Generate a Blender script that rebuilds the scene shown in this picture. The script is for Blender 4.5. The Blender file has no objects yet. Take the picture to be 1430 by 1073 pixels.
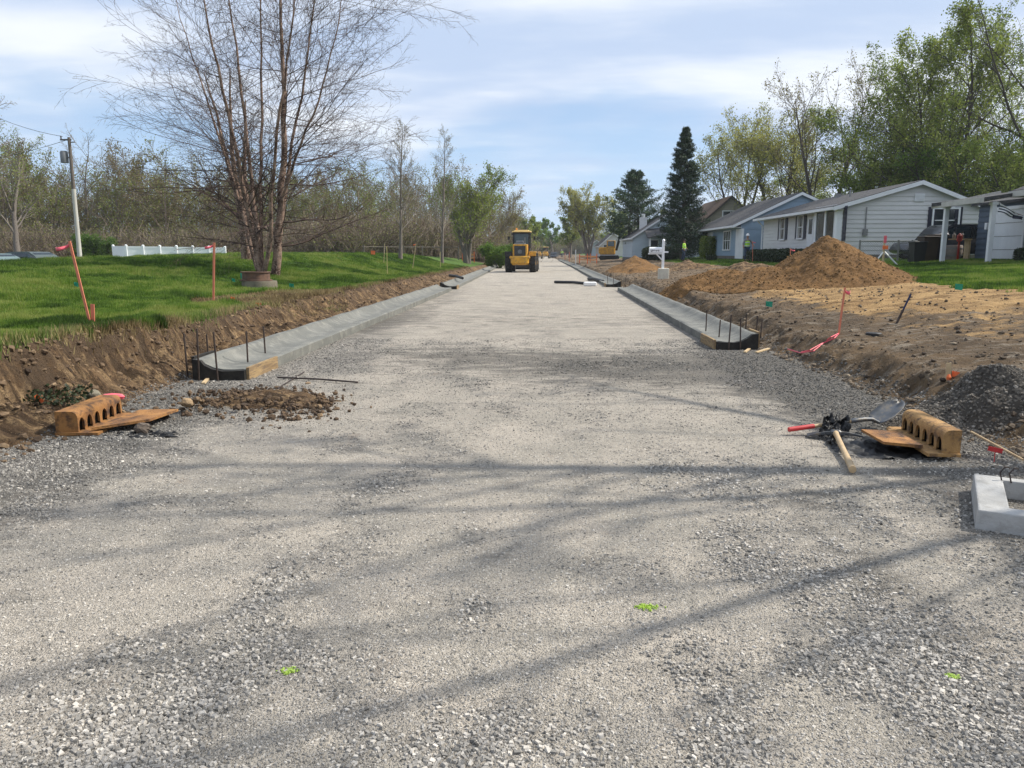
import bpy, math, random
import numpy as np
from mathutils import Vector, Matrix
R = math.radians
scn = bpy.context.scene
COL = scn.collection
RNG = np.random.default_rng(11)
random.seed(5)

# ------------------------------------------------------------------ camera
F = 1075.0; CX, CY = 715.0, 536.5; CAMZ = 1.55
TH = math.atan(183.5 / F); PSI = math.atan(40 * math.cos(TH) / F)
fw = np.array([-math.sin(PSI) * math.cos(TH), math.cos(PSI) * math.cos(TH), -math.sin(TH)])
rt = np.array([math.cos(PSI), math.sin(PSI), 0.0])
up = np.cross(rt, fw)
EYE = np.array([0, 0, CAMZ])
def ray(px, py): return fw + (px - CX) / F * rt - (py - CY) / F * up
def at(px, py, Y):
    d = ray(px, py); return EYE + d * (Y / d[1])
cam = bpy.data.cameras.new('camera'); cam.sensor_width = 36; cam.lens = F / 1430 * 36
cam.clip_start = .05; cam.clip_end = 6000
co = bpy.data.objects.new('camera', cam); COL.objects.link(co)
co.location = EYE; co.rotation_euler = (R(90) - TH, 0, PSI); scn.camera = co

# ------------------------------------------------------------------ noise
def _h(i, j, s):
    n = (i.astype(np.int64) * 374761393 + j.astype(np.int64) * 668265263 + s * 1442695041) & 0xffffffff
    n = ((n ^ (n >> 13)) * 1274126177) & 0xffffffff
    return ((n ^ (n >> 16)) & 0xffff) / 65535.0
def vn(x, y, s=0):
    xi = np.floor(x); yi = np.floor(y); fx = x - xi; fy = y - yi
    fx = fx * fx * (3 - 2 * fx); fy = fy * fy * (3 - 2 * fy)
    a = _h(xi, yi, s); b = _h(xi + 1, yi, s); c = _h(xi, yi + 1, s); d = _h(xi + 1, yi + 1, s)
    return (a * (1 - fx) + b * fx) * (1 - fy) + (c * (1 - fx) + d * fx) * fy
def fbm(x, y, s=0, o=4):
    x = np.asarray(x, float); y = np.asarray(y, float)
    t = np.zeros(np.broadcast(x, y).shape); a = .5; n = 0
    for k in range(o):
        t = t + a * vn(x * 2 ** k + 13.7 * k, y * 2 ** k - 7.1 * k, s + k); n += a; a *= .5
    return t / n - .5
def ss(a, b, x): t = np.clip((x - a) / (b - a), 0, 1); return t * t * (3 - 2 * t)
def lp(x, xs, ys): return np.interp(x, xs, ys)

# ------------------------------------------------------------------ terrain height
def foot_l(y): return -4.40 + .16 * fbm(y * .9, y * 0 + 3, 5, 3) + .22 * ss(8.6, 6.8, y) - .2 * ss(5, 3, y)
def wid_l(y): return lp(y, [0, 6, 9, 11, 15, 22, 60], [1.1, 1.05, .70, .82, 1.22, 1.25, 1.3]) + .30 * fbm(y * 1.3, y * 0 + 9, 8, 4)
def edge_l(y): return foot_l(y) - wid_l(y)
def foot_r(y): return 3.74 + .3 * fbm(y * .7, y * 0 + 1, 21, 3)
def lawn_r(y): return lp(y, [0, 14, 22, 45, 200], [9.4, 9.6, 9.9, 11.2, 12.5])
def H(x, y):
    x = np.asarray(x, float); y = np.asarray(y, float)
    road = .02 * fbm(x * .8, y * .35, 2, 3) + .008 * fbm(x * 5, y * 5, 3, 2)
    # left
    fl = foot_l(y); w = wid_l(y); s = np.clip((fl - x) / w, 0, 1)
    zb = lp(y, [0, 6, 8, 10, 12, 16, 25, 70, 200], [.8, .76, .66, .60, .54, .50, .48, .40, .3])
    sw = s + .34 * fbm(y * 3.2, x * .8, 35, 4) * (4 * s * (1 - s)); prof = np.interp(sw, [0, .25, .55, .80, 1], [0, .10, .34, .93, 1]); prof = prof * .8 + .2 * np.clip(s * 1.1, 0, 1)
    near = ss(60, 20, y)
    ero = (fbm(y * 5.0, x * 1.3, 31, 4) * .34 + fbm(x * 5, y * 5, 33, 5) * .26) * (4 * s * (1 - s)) * (.35 + .65 * near)
    zl = zb * prof + ero - .10 * np.exp(-((s - .62) / .12) ** 2) * (.4 + 1.6 * np.abs(fbm(y * 2.2, x * 0 + 4, 37, 3))) * near
    d = np.clip(fl - w - x, 0, None)
    rw = lp(y, [0, 25, 45], [8.5, 9.0, 4.8])
    rr = lp(y, [0, 18, 30, 46, 60, 90], [.52, .62, .84, 1.02, .92, .6])
    zl = zl + rr * ss(0, 1, np.clip(d / rw, 0, 1)) - 1.35 * ss(11.5, 24, d)
    zl = zl + (.05 * fbm(x * .5, y * .5, 41, 3) + .03 * fbm(x * 3, y * 3, 43, 2)) * ss(0, .6, d)
    # right
    fr = foot_r(y); t = np.clip((x - fr) / .55, 0, None); tc = np.clip(t, 0, 1)
    dr = np.clip(x - fr - .55, 0, None)
    lw = lawn_r(y)
    zr = .31 * tc ** 1.2 + .10 * ss(12.6, 14.2, y + .6 * fbm(x * .8, y * 0, 57, 2)) * ss(4.9, 6.2, x) * ss(30, 24, y) + np.minimum(.066 * dr, .9)
    rough = ss(.1, 1, t) * ss(1.5, -1.5, x - lw)
    zr = zr + rough * (.10 * fbm(x * 1.2, y * 1.2, 51, 3) + .12 * fbm(x * 4, y * 4, 52, 4) + .30 * ss(24, 34, y) * fbm(x * .55, y * .4, 53, 4))
    zr = zr + 4 * tc * (1 - tc) * .30 * fbm(x * 4, y * 4, 54, 4)
    # grey spoil ridge beside the right kerb
    zr = zr + .13 * np.exp(-((x - 4.55) / .45) ** 2) * ss(13, 16, y) * ss(40, 30, y) * (.7 + 1.2 * fbm(x * 2, y * 1.5, 55, 3))
    z = np.where(x < fl, zl, np.where(x > fr, zr, 0)) + road * ((x >= fl) & (x <= fr))
    # hollow dug round the right inlet
    z = z - .07 * np.exp(-(((x - 2.75) / .55) ** 2 + ((y - 6.35) / .6) ** 2)) * (x < fr)
    return z
def hz(x, y): return float(H(np.array([x]), np.array([y]))[0])
def hit(px, py):
    """where the sight line through a photo pixel meets the modelled terrain"""
    d = ray(px, py); d = d / d[1]; Ys = 1.5 * 1.004 ** np.arange(1352); Q = EYE + d[None] * Ys[:, None]
    k = np.flatnonzero(Q[:, 2] <= H(Q[:, 0], Q[:, 1])); p = Q[k[0] if len(k) else -1]; return Vector((p[0], p[1], hz(p[0], p[1])))
def on(x, y, dz=0): return Vector((x, y, hz(x, y) + dz))
def gravmask(x, y):
    g = .33 + 1.0 * fbm(x * 1.1, y * .55, 61, 4) + .9 * fbm(x * 3.2, y * 2.2, 62, 3)
    g = g + .38 * np.exp(-((x + 1.15 + .12 * np.sin(y)) / .28) ** 2) * ss(7, 4, y) + .32 * np.exp(-((x - 1.25 - .1 * np.sin(y * 1.3)) / .25) ** 2) * ss(7, 4, y)
    g = g + .6 * ss(2.3, 3.4, np.abs(x + .2)) * ss(30, 10, y) + .30 * ss(7.5, 9.5, y) * ss(14.5, 11.5, y) - .2 * ss(13, 22, y)
    for c_, w_ in ((-2.15, .32), (-.35, .3), (.75, .3), (2.3, .3)): g = g - .22 * np.exp(-((x - c_ - .15 * np.sin(y * .23)) / w_) ** 2) * ss(4, 8, y) * (.6 + 1.2 * fbm(y * .4, x * 0 + c_, 68, 2))
    return np.clip(g, 0, 1)

# ------------------------------------------------------------------ object helpers
def tag(o, label=None, cat=None, group=None, kind=None):
    if label: o['label'] = label
    if cat: o['category'] = cat
    if group: o['group'] = group
    if kind: o['kind'] = kind
    return o
def empty(name, loc, label=None, cat=None, group=None, rz=0):
    o = bpy.data.objects.new(name, None); COL.objects.link(o); o.location = loc; o.rotation_euler = (0, 0, rz)
    o.empty_display_size = .1
    return tag(o, label, cat, group)
def mesh_np(name, V, Fs, mats, parent=None, smooth=False, fmat=None, attrs=None):
    me = bpy.data.meshes.new(name)
    V = np.asarray(V, np.float32); me.vertices.add(len(V)); me.vertices.foreach_set('co', V.ravel())
    Fs = [np.asarray(f, np.int32) for f in Fs if len(f)]
    if Fs:
        li = np.concatenate([f.ravel() for f in Fs]); cnt = np.concatenate([np.full(len(f), f.shape[1], np.int32) for f in Fs])
        me.loops.add(len(li)); me.loops.foreach_set('vertex_index', li)
        me.polygons.add(len(cnt)); st = np.concatenate([[0], np.cumsum(cnt)[:-1]]).astype(np.int32)
        me.polygons.foreach_set('loop_start', st)
        if smooth: me.polygons.foreach_set('use_smooth', np.ones(len(cnt), bool))
        else: me.polygons.foreach_set('use_smooth', np.zeros(len(cnt), bool))
        if fmat is not None: me.polygons.foreach_set('material_index', np.asarray(fmat, np.int32))
    for k, v in (attrs or {}).items():
        a = me.attributes.new(k, 'FLOAT', 'POINT'); a.data.foreach_set('value', np.asarray(v, np.float32))
    me.update(calc_edges=True)
    for m in (mats if isinstance(mats, (list, tuple)) else [mats]): me.materials.append(m)
    o = bpy.data.objects.new(name, me); COL.objects.link(o); o.parent = parent
    return o
class MB:
    def __init__(s): s.v = []; s.f = []; s.m = []
    def add(s, vs, fs, mi=0):
        b = len(s.v); s.v += [tuple(v) for v in vs]; s.f += [tuple(i + b for i in f) for f in fs]; s.m += [mi] * len(fs); return s
    def box(s, c, d, rz=0, mi=0, rx=0, ry=0, bev=0):
        M4 = Matrix.Translation(c) @ Matrix.Rotation(rz, 4, 'Z') @ Matrix.Rotation(ry, 4, 'Y') @ Matrix.Rotation(rx, 4, 'X')
        hx, hy, hz_ = d[0] / 2, d[1] / 2, d[2] / 2
        if bev <= 0:
            vs = [M4 @ Vector((x, y, z)) for z in (-hz_, hz_) for x, y in ((-hx, -hy), (hx, -hy), (hx, hy), (-hx, hy))]
            return s.add(vs, [(3, 2, 1, 0), (4, 5, 6, 7), (0, 1, 5, 4), (1, 2, 6, 5), (2, 3, 7, 6), (3, 0, 4, 7)], mi)
        b = min(bev, hx * .9, hy * .9, hz_ * .9)
        def ring(a, z): return [(-hx + a, -hy + a + b - a if 0 else -hy + a, z)]
        rings = []
        for z, a in ((-hz_, b), (-hz_ + b, 0), (hz_ - b, 0), (hz_, b)):
            X, Y = hx - a, hy - a; e = b
            rings.append([(-X + e, -Y, z), (X - e, -Y, z), (X, -Y + e, z), (X, Y - e, z), (X - e, Y, z), (-X + e, Y, z), (-X, Y - e, z), (-X, -Y + e, z)])
        vs = [M4 @ Vector(p) for r in rings for p in r]; fs = [tuple(range(7, -1, -1)), tuple(range(24, 32))]
        for k in range(3):
            for i in range(8): j = (i + 1) % 8; fs.append((k * 8 + i, k * 8 + j, k * 8 + 8 + j, k * 8 + 8 + i))
        return s.add(vs, fs, mi)
    def tube(s, pts, rad, n=8, mi=0, caps=True):
        pts = [Vector(p) for p in pts]; k = len(pts)
        rad = rad if isinstance(rad, (list, tuple)) else [rad] * k
        vs = []; ref = Vector((0, 0, 1)) if abs((pts[-1] - pts[0]).normalized().z) < .9 else Vector((1, 0, 0))
        for i, p in enumerate(pts):
            t = (pts[min(i + 1, k - 1)] - pts[max(i - 1, 0)]).normalized(); a = t.cross(ref).normalized(); b = t.cross(a)
            for j in range(n): an = 2 * math.pi * j / n; vs.append(p + (a * math.cos(an) + b * math.sin(an)) * rad[i])
        fs = [(i * n + j, i * n + (j + 1) % n, (i + 1) * n + (j + 1) % n, (i + 1) * n + j) for i in range(k - 1) for j in range(n)]
        if caps: fs += [tuple(range(n - 1, -1, -1)), tuple((k - 1) * n + j for j in range(n))]
        return s.add(vs, fs, mi)
    def prism(s, poly, axis, a, b, mi=0):
        """poly: 2-D outline in the two axes other than `axis`, extruded from a to b"""
        def mk(p, t): return {'x': (t, p[0], p[1]), 'y': (p[0], t, p[1]), 'z': (p[0], p[1], t)}[axis]
        n = len(poly); vs = [mk(p, a) for p in poly] + [mk(p, b) for p in poly]
        fs = [tuple(range(n - 1, -1, -1)), tuple(range(n, 2 * n))] + [(i, (i + 1) % n, n + (i + 1) % n, n + i) for i in range(n)]
        return s.add(vs, fs, mi)
    def quad(s, a, b, c, d, mi=0): return s.add([a, b, c, d], [(0, 1, 2, 3)], mi)
    def lathe(s, prof, c=(0, 0, 0), n=20, mi=0, axis='z'):
        vs = []
        for r, z in prof:
            for j in range(n):
                a = 2 * math.pi * j / n; p = (r * math.cos(a), r * math.sin(a), z)
                if axis == 'x': p = (z, r * math.cos(a), r * math.sin(a))
                vs.append((p[0] + c[0], p[1] + c[1], p[2] + c[2]))
        k = len(prof); fs = [(i * n + j, i * n + (j + 1) % n, (i + 1) * n + (j + 1) % n, (i + 1) * n + j) for i in range(k - 1) for j in range(n)]
        fs += [tuple(range(n - 1, -1, -1)), tuple((k - 1) * n + j for j in range(n))]
        return s.add(vs, fs, mi)
    def build(s, name, mats, parent=None, smooth=False):
        me = bpy.data.meshes.new(name); me.from_pydata([tuple(v) for v in s.v], [], s.f)
        for m in (mats if isinstance(mats, (list, tuple)) else [mats]): me.materials.append(m)
        me.polygons.foreach_set('material_index', s.m)
        import bmesh
        bm = bmesh.new(); bm.from_mesh(me); bmesh.ops.recalc_face_normals(bm, faces=bm.faces); bm.to_mesh(me); bm.free()
        if smooth:
            me.polygons.foreach_set('use_smooth', [True] * len(me.polygons))
            me.set_sharp_from_angle(angle=R(38))
        o = bpy.data.objects.new(name, me); COL.objects.link(o); o.parent = parent; return o

# ------------------------------------------------------------------ materials
def _nt(name):
    m = bpy.data.materials.new(name); m.use_nodes = True; nt = m.node_tree
    return m, nt, nt.nodes['Principled BSDF'], nt.nodes, nt.links
def rgb(c): return (c[0], c[1], c[2], 1)
def M(name, c1, c2=None, scale=6, rough=.7, bump=0, bscale=None, metal=0, spec=.4, stretch=(1, 1, 1), lo=.35, hi=.65, c3=None, s3=40, coat=0):
    m, nt, b, N, L = _nt(name)
    b.inputs['Roughness'].default_value = rough; b.inputs['Metallic'].default_value = metal; b.inputs['Specular IOR Level'].default_value = spec
    b.inputs['Base Color'].default_value = rgb(c1); b.inputs['Coat Weight'].default_value = coat
    tc = N.new('ShaderNodeTexCoord'); mp = N.new('ShaderNodeMapping'); mp.inputs['Scale'].default_value = stretch
    L.new(tc.outputs['Object'], mp.inputs['Vector'])
    def noise(sc, det=5, ro=.6):
        n = N.new('ShaderNodeTexNoise'); n.inputs['Scale'].default_value = sc; n.inputs['Detail'].default_value = det; n.inputs['Roughness'].default_value = ro
        L.new(mp.outputs['Vector'], n.inputs['Vector']); return n.outputs['Fac']
    def rng(f, a, bb):
        r = N.new('ShaderNodeMapRange'); r.inputs[1].default_value = a; r.inputs[2].default_value = bb; L.new(f, r.inputs[0]); return r.outputs[0]
    def mix(f, a, bb):
        x = N.new('ShaderNodeMix'); x.data_type = 'RGBA'; L.new(f, x.inputs[0])
        for i, v in ((6, a), (7, bb)):
            if isinstance(v, tuple): x.inputs[i].default_value = rgb(v)
            else: L.new(v, x.inputs[i])
        return x.outputs[2]
    col = None
    if c2: col = mix(rng(noise(scale), lo, hi), c1, c2)
    if c3: col = mix(rng(noise(s3, 3), .5, .68), col if col is not None else c1, c3)
    if col is not None: L.new(col, b.inputs['Base Color'])
    if bump:
        bp = N.new('ShaderNodeBump'); bp.inputs['Strength'].default_value = 1; bp.inputs['Distance'].default_value = bump
        L.new(noise(bscale or scale * 4, 6, .65), bp.inputs['Height']); L.new(bp.outputs['Normal'], b.inputs['Normal'])
    return m
def M_attr(name, cols, rough=.8, transl=0, spec=.3, attr='tint', bumpd=0, bsc=60):
    """colour ramp driven by a per-piece attribute"""
    m, nt, b, N, L = _nt(name)
    a = N.new('ShaderNodeAttribute'); a.attribute_name = attr
    cr = N.new('ShaderNodeValToRGB'); e = cr.color_ramp.elements
    while len(e) < len(cols): e.new(.5)
    for i, c in enumerate(cols): e[i].position = i / (len(cols) - 1); e[i].color = rgb(c)
    L.new(a.outputs['Fac'], cr.inputs['Fac']); L.new(cr.outputs['Color'], b.inputs['Base Color'])
    b.inputs['Roughness'].default_value = rough; b.inputs['Specular IOR Level'].default_value = spec
    if bumpd:
        tc = N.new('ShaderNodeTexCoord'); n = N.new('ShaderNodeTexNoise'); n.inputs['Scale'].default_value = bsc; n.inputs['Detail'].default_value = 4
        L.new(tc.outputs['Object'], n.inputs['Vector']); bp = N.new('ShaderNodeBump'); bp.inputs['Distance'].default_value = bumpd
        L.new(n.outputs['Fac'], bp.inputs['Height']); L.new(bp.outputs['Normal'], b.inputs['Normal'])
    if transl:
        t = N.new('ShaderNodeBsdfTranslucent'); L.new(cr.outputs['Color'], t.inputs['Color'])
        ms = N.new('ShaderNodeMixShader'); ms.inputs[0].default_value = transl
        L.new(b.outputs[0], ms.inputs[1]); L.new(t.outputs[0], ms.inputs[2]); L.new(ms.outputs[0], N['Material Output'].inputs['Surface'])
    return m

def ground_mat(name, build):
    m, nt, b, N, L = _nt(name); b.inputs['Roughness'].default_value = .92; b.inputs['Specular IOR Level'].default_value = .2
    tc = N.new('ShaderNodeTexCoord')
    class K: pass
    k = K(); k.N, k.L, k.b = N, L, b
    def mapping(s):
        mp = N.new('ShaderNodeMapping'); mp.inputs['Scale'].default_value = s; L.new(tc.outputs['Object'], mp.inputs['Vector']); return mp.outputs['Vector']
    def noise(sc, det=5, ro=.6, st=(1, 1, 1)):
        n = N.new('ShaderNodeTexNoise'); n.inputs['Scale'].default_value = sc; n.inputs['Detail'].default_value = det; n.inputs['Roughness'].default_value = ro
        L.new(mapping(st), n.inputs['Vector']); return n.outputs['Fac']
    def vor(sc, out='Distance', feat='F1', st=(1, 1, 1)):
        n = N.new('ShaderNodeTexVoronoi'); n.inputs['Scale'].default_value = sc; n.feature = feat; L.new(mapping(st), n.inputs['Vector']); return n.outputs[out]
    def rng(f, a, bb, c=0, d=1):
        r = N.new('ShaderNodeMapRange'); r.inputs[1].default_value = a; r.inputs[2].default_value = bb; r.inputs[3].default_value = c; r.inputs[4].default_value = d
        L.new(f, r.inputs[0]); return r.outputs[0]
    def mix(f, a, bb, mode='MIX'):
        x = N.new('ShaderNodeMix'); x.data_type = 'RGBA'; x.blend_type = mode
        if isinstance(f, float): x.inputs[0].default_value = f
        else: L.new(f, x.inputs[0])
        for i, v in ((6, a), (7, bb)):
            if isinstance(v, tuple): x.inputs[i].default_value = rgb(v)
            else: L.new(v, x.inputs[i])
        return x.outputs[2]
    def math_(op, a, bb):
        x = N.new('ShaderNodeMath'); x.operation = op
        for i, v in ((0, a), (1, bb)):
            if isinstance(v, (int, float)): x.inputs[i].default_value = v
            else: L.new(v, x.inputs[i])
        return x.outputs[0]
    def attr(n):
        a = N.new('ShaderNodeAttribute'); a.attribute_name = n; return a.outputs['Fac']
    def ramp(f, stops):
        cr = N.new('ShaderNodeValToRGB'); e = cr.color_ramp.elements
        while len(e) < len(stops): e.new(.5)
        for i, (p, c) in enumerate(stops): e[i].position = p; e[i].color = rgb(c)
        L.new(f, cr.inputs['Fac']); return cr.outputs['Color']
    def bump(h, dist, prev=None):
        bp = N.new('ShaderNodeBump'); bp.inputs['Distance'].default_value = dist; L.new(h, bp.inputs['Height'])
        if prev: L.new(prev, bp.inputs['Normal'])
        return bp.outputs['Normal']
    k.noise, k.vor, k.rng, k.mix, k.math, k.attr, k.ramp, k.bump = noise, vor, rng, mix, math_, attr, ramp, bump
    build(k); return m
STONE = [(0, (.07, .066, .06)), (.3, (.145, .138, .126)), (.55, (.235, .222, .20)), (.8, (.36, .335, .30)), (1, (.56, .52, .46))]
def b_road(k):
    g = k.attr('mask')
    c1 = k.ramp(k.vor(62, 'Color'), STONE); c2 = k.ramp(k.vor(120, 'Color'), STONE)
    gc = k.mix(k.rng(k.noise(9, 3), .45, .55), c1, c2)
    gap = k.rng(k.vor(62, 'Distance', 'DISTANCE_TO_EDGE'), 0, .08); gc = k.mix(gap, (.12, .11, .10), gc)
    fin = k.mix(k.rng(k.noise(1.3, 5), .35, .65), (.46, .405, .335), (.33, .30, .25))
    fin = k.mix(k.rng(k.noise(120, 2), .52, .66), fin, (.21, .195, .175))
    fin = k.mix(k.rng(k.noise(60, 2), .60, .68), fin, (.56, .52, .46))
    pe = k.rng(k.vor(70, 'Distance'), .12, .2); sel = k.rng(k.noise(30, 2), .5, .56)
    spk = k.math('MULTIPLY', k.math('SUBTRACT', 1, pe), sel); fin = k.mix(spk, fin, (.20, .19, .17)); fin = k.mix(k.rng(k.vor(150, 'Color'), .2, .8, 0, .38), fin, (.22, .205, .18))
    n = k.math('ADD', g, k.rng(k.noise(11, 6, .78), .3, .7, -.5, .5))
    f = k.rng(n, .38, .72); col = k.mix(f, fin, k.mix(.42, gc, fin))
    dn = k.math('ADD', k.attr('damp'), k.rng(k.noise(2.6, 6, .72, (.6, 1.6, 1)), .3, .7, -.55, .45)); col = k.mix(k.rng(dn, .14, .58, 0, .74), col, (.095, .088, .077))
    # dark damp and brown earthy stains with their own outlines
    col = k.mix(k.rng(k.noise(.55, 5, .6, (1, .6, 1)), .56, .72, 0, .45), col, (.16, .15, .145))
    col = k.mix(k.rng(k.noise(2.7, 4, .6, (1, .5, 1)), .64, .74, 0, .5), col, (.23, .18, .14))
    k.L.new(col, k.b.inputs['Base Color'])
    nb = k.bump(k.math('MULTIPLY', k.rng(k.vor(62, 'Distance'), 0, .6, 1, 0), k.math('ADD', f, .12)), .009)
    nb = k.bump(k.rng(k.vor(130, 'Distance'), 0, .6, 1, 0), .006, nb); nb = k.bump(k.noise(7, 6, .7), .02, nb)
    k.L.new(nb, k.b.inputs['Normal'])
def b_bank(k):
    c = k.mix(k.rng(k.noise(1.6, 5, .6, (1, 1, 2)), .35, .65), (.20, .125, .066), (.075, .047, .027))
    c = k.mix(k.rng(k.noise(7, 5, .7, (1, 1, .35)), .5, .68), c, (.38, .26, .14))
    c = k.mix(k.rng(k.noise(22, 4, .7), .56, .66), c, (.075, .05, .035))
    c = k.mix(k.rng(k.noise(5, 6, .75, (1, 1, .25)), .50, .62, 0, .75), c, (.085, .056, .036))
    stv = k.noise(9, 5, .7, (.22, 1, .14)); c = k.mix(k.rng(stv, .52, .60, 0, .85), c, (.045, .029, .017)); c = k.mix(k.rng(stv, .44, .36, 0, .65), c, (.40, .27, .14))
    tsl = k.math('ADD', k.attr('mask'), k.rng(k.noise(3.5, 5, .7), .3, .7, -.14, .14)); c = k.mix(k.rng(tsl, .33, .42, 0, .8), c, (.10, .068, .043))
    k.L.new(c, k.b.inputs['Base Color'])
    nb = k.bump(k.noise(9, 8, .75, (1, 1, .5)), .09); nb = k.bump(k.noise(45, 4, .7), .02, nb); k.L.new(nb, k.b.inputs['Normal'])
def b_dirt(k):
    g = k.attr('mask')     # 1 = yellow sand spread over the earth
    c = k.mix(k.rng(k.noise(1.1, 5, .65), .38, .62), (.175, .118, .066), (.09, .063, .039))
    c = k.mix(k.rng(k.noise(4, 5, .7, (.5, 1.6, 1)), .52, .66), c, (.27, .225, .17))
    c = k.mix(k.rng(k.noise(26, 4, .7), .56, .66), c, (.085, .07, .055))
    sd = k.mix(k.rng(k.noise(1.5, 7, .78, (.6, 1.2, 1)), .42, .62), (.45, .29, .13), (.165, .095, .038))
    n = k.math('ADD', g, k.rng(k.noise(1.4, 6, .75, (.6, 1.2, 1)), .3, .7, -.35, .35))
    k.L.new(k.mix(k.rng(n, .42, .58), c, sd), k.b.inputs['Base Color'])
    nb = k.bump(k.noise(6, 8, .75), .10); nb = k.bump(k.noise(40, 4, .7), .015, nb); k.L.new(nb, k.b.inputs['Normal'])
def b_lawn(k):
    c = k.mix(k.rng(k.noise(.8, 5), .35, .65), (.06, .115, .02), (.10, .16, .03))
    c = k.mix(k.rng(k.noise(14, 4, .7), .45, .7), c, (.045, .10, .018))
    c = k.mix(k.rng(k.noise(3.2, 4, .7), .66, .76), c, (.17, .17, .07))
    k.L.new(c, k.b.inputs['Base Color']); k.L.new(k.bump(k.noise(60, 5, .8, (1, .6, 1)), .05), k.b.inputs['Normal'])
def b_floor(k):
    c = k.mix(k.rng(k.noise(.3, 5), .4, .6), (.07, .10, .03), (.12, .09, .055))
    c = k.mix(k.rng(k.noise(6, 4), .5, .65), c, (.05, .05, .025)); k.L.new(c, k.b.inputs['Base Color'])
    k.L.new(k.bump(k.noise(20, 5, .8), .08), k.b.inputs['Normal'])
m_road = ground_mat('gravel', b_road); m_bank = ground_mat('clay_bank', b_bank); m_dirt = ground_mat('bare_earth', b_dirt)
m_lawn = ground_mat('lawn_turf', b_lawn); m_floor = ground_mat('wood_floor', b_floor)

# ------------------------------------------------------------------ terrain mesh
def steps(*seg):
    out = [seg[0][0]]
    for a, b, h in seg:
        n = max(1, round((b - a) / h)); out += list(a + (b - a) * np.arange(1, n + 1) / n)
    return np.array(out)
xs = steps((-200, -60, 10), (-60, -30, 1.5), (-30, -16, .45), (-16, -6.4, .1), (-6.4, -4.0, .024), (-4.0, 3.6, .06), (3.6, 5.2, .03), (5.2, 14, .085), (14, 30, .4), (30, 60, 1.5), (60, 200, 10))
ysl = list(np.arange(-24, 1.2, .4))
y = 1.2
while y < 340: ysl.append(y); y += max(.03, .0085 * y)
ys = np.array(ysl)
X, Y = np.meshgrid(xs, ys); Z = H(X, Y)
Z = Z - .8 * ss(120, 190, np.abs(X)) - .5 * ss(300, 338, Y)
nx, ny = len(xs), len(ys)
I = (np.arange(ny - 1)[:, None] * nx + np.arange(nx - 1)[None, :]).ravel()
Q = np.stack([I, I + 1, I + nx + 1, I + nx], 1)
cxs = (X[:-1, :-1] + X[1:, 1:]).ravel() / 2; cys = (Y[:-1, :-1] + Y[1:, 1:]).ravel() / 2
def soilpatch(x, y): return (((x + 6.2) / 1.25) ** 2 + ((y - 18.2) / 3.6) ** 2 + 1.6 * fbm(x * 1.5, y * .8, 71, 3)) < 1
def islawn_l(x, y):
    n = .22 * fbm(x * 3.5, y * 3.5, 72, 3) + .1 * fbm(x * 11, y * 11, 74, 2)
    return (x < edge_l(y) + .03 + n) & (y < 84) & (x > -34) & ~soilpatch(x, y)
def islawn_r(x, y): return (x > lawn_r(y) + 1.6 * fbm(x * .5, y * .5, 73, 4) + .4 * fbm(x * 4, y * 4, 75, 2)) & (x < 60)
reg = np.where(cxs < foot_l(cys), 1, np.where(cxs > foot_r(cys) + .1 * fbm(cxs * 4, cys * 4, 76, 2), 3, 0))
reg = np.where((reg == 1) & islawn_l(cxs, cys), 2, reg)
reg = np.where((reg == 1) & ((cys >= 84) & (cxs < -6.5) | (cxs <= -34)), 5, reg)
reg = np.where((reg == 3) & islawn_r(cxs, cys), 4, reg)
reg = np.where((reg == 3) & (cxs >= 60), 5, reg)
sandm = .46 * ss(9.4, 11.2, Y + .25 * (X - 6)) * ss(16, 14, Y) * ss(4.8, 6.2, X) + ss(13.2, 15.5, Y + .2 * (X - 6)) * ss(23.5, 20.5, Y) * ss(4.8, 6.6, X) * .95 + .7 * ss(.5, 0, np.abs((X - 5.6) / 3.4 + 0 * Y)) * ss(22, 25, Y) * ss(31, 27, Y) + .35 * ss(40, 44, Y) * ss(60, 50, Y)
bs = np.clip((foot_l(Y) - X) / wid_l(Y), 0, 2)
maskv = np.where(X > 3.6, sandm, np.where(X < foot_l(Y), bs * .5, gravmask(X, Y))).ravel()
V = np.stack([X.ravel(), Y.ravel(), Z.ravel()], 1)
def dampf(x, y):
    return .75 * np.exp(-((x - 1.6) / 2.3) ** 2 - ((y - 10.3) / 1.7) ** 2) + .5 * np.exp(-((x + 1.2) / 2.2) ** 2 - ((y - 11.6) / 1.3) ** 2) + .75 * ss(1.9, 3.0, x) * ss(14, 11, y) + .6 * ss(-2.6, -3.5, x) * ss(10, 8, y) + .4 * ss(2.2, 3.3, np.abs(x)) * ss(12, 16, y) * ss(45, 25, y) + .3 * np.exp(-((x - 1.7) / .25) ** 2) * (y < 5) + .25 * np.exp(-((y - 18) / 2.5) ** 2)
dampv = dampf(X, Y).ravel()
def region(idx, name, mat, smooth=True):
    f = Q[np.isin(reg, idx)]; used = np.unique(f); mp = np.zeros(len(V), np.int32); mp[used] = np.arange(len(used))
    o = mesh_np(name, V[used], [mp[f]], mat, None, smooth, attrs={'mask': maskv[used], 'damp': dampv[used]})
    return tag(o, kind='structure')
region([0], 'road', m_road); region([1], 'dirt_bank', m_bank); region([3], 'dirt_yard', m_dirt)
region([5], 'woodland_ground', m_floor)
Q_l = reg == 2
o = region([2, 4], 'lawn', m_lawn)
g = MB(); g.quad((-900, -900, -1.0), (900, -900, -1.0), (900, 900, -1.0), (-900, 900, -1.0)); tag(g.build('ground', m_floor), kind='structure')

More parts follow.
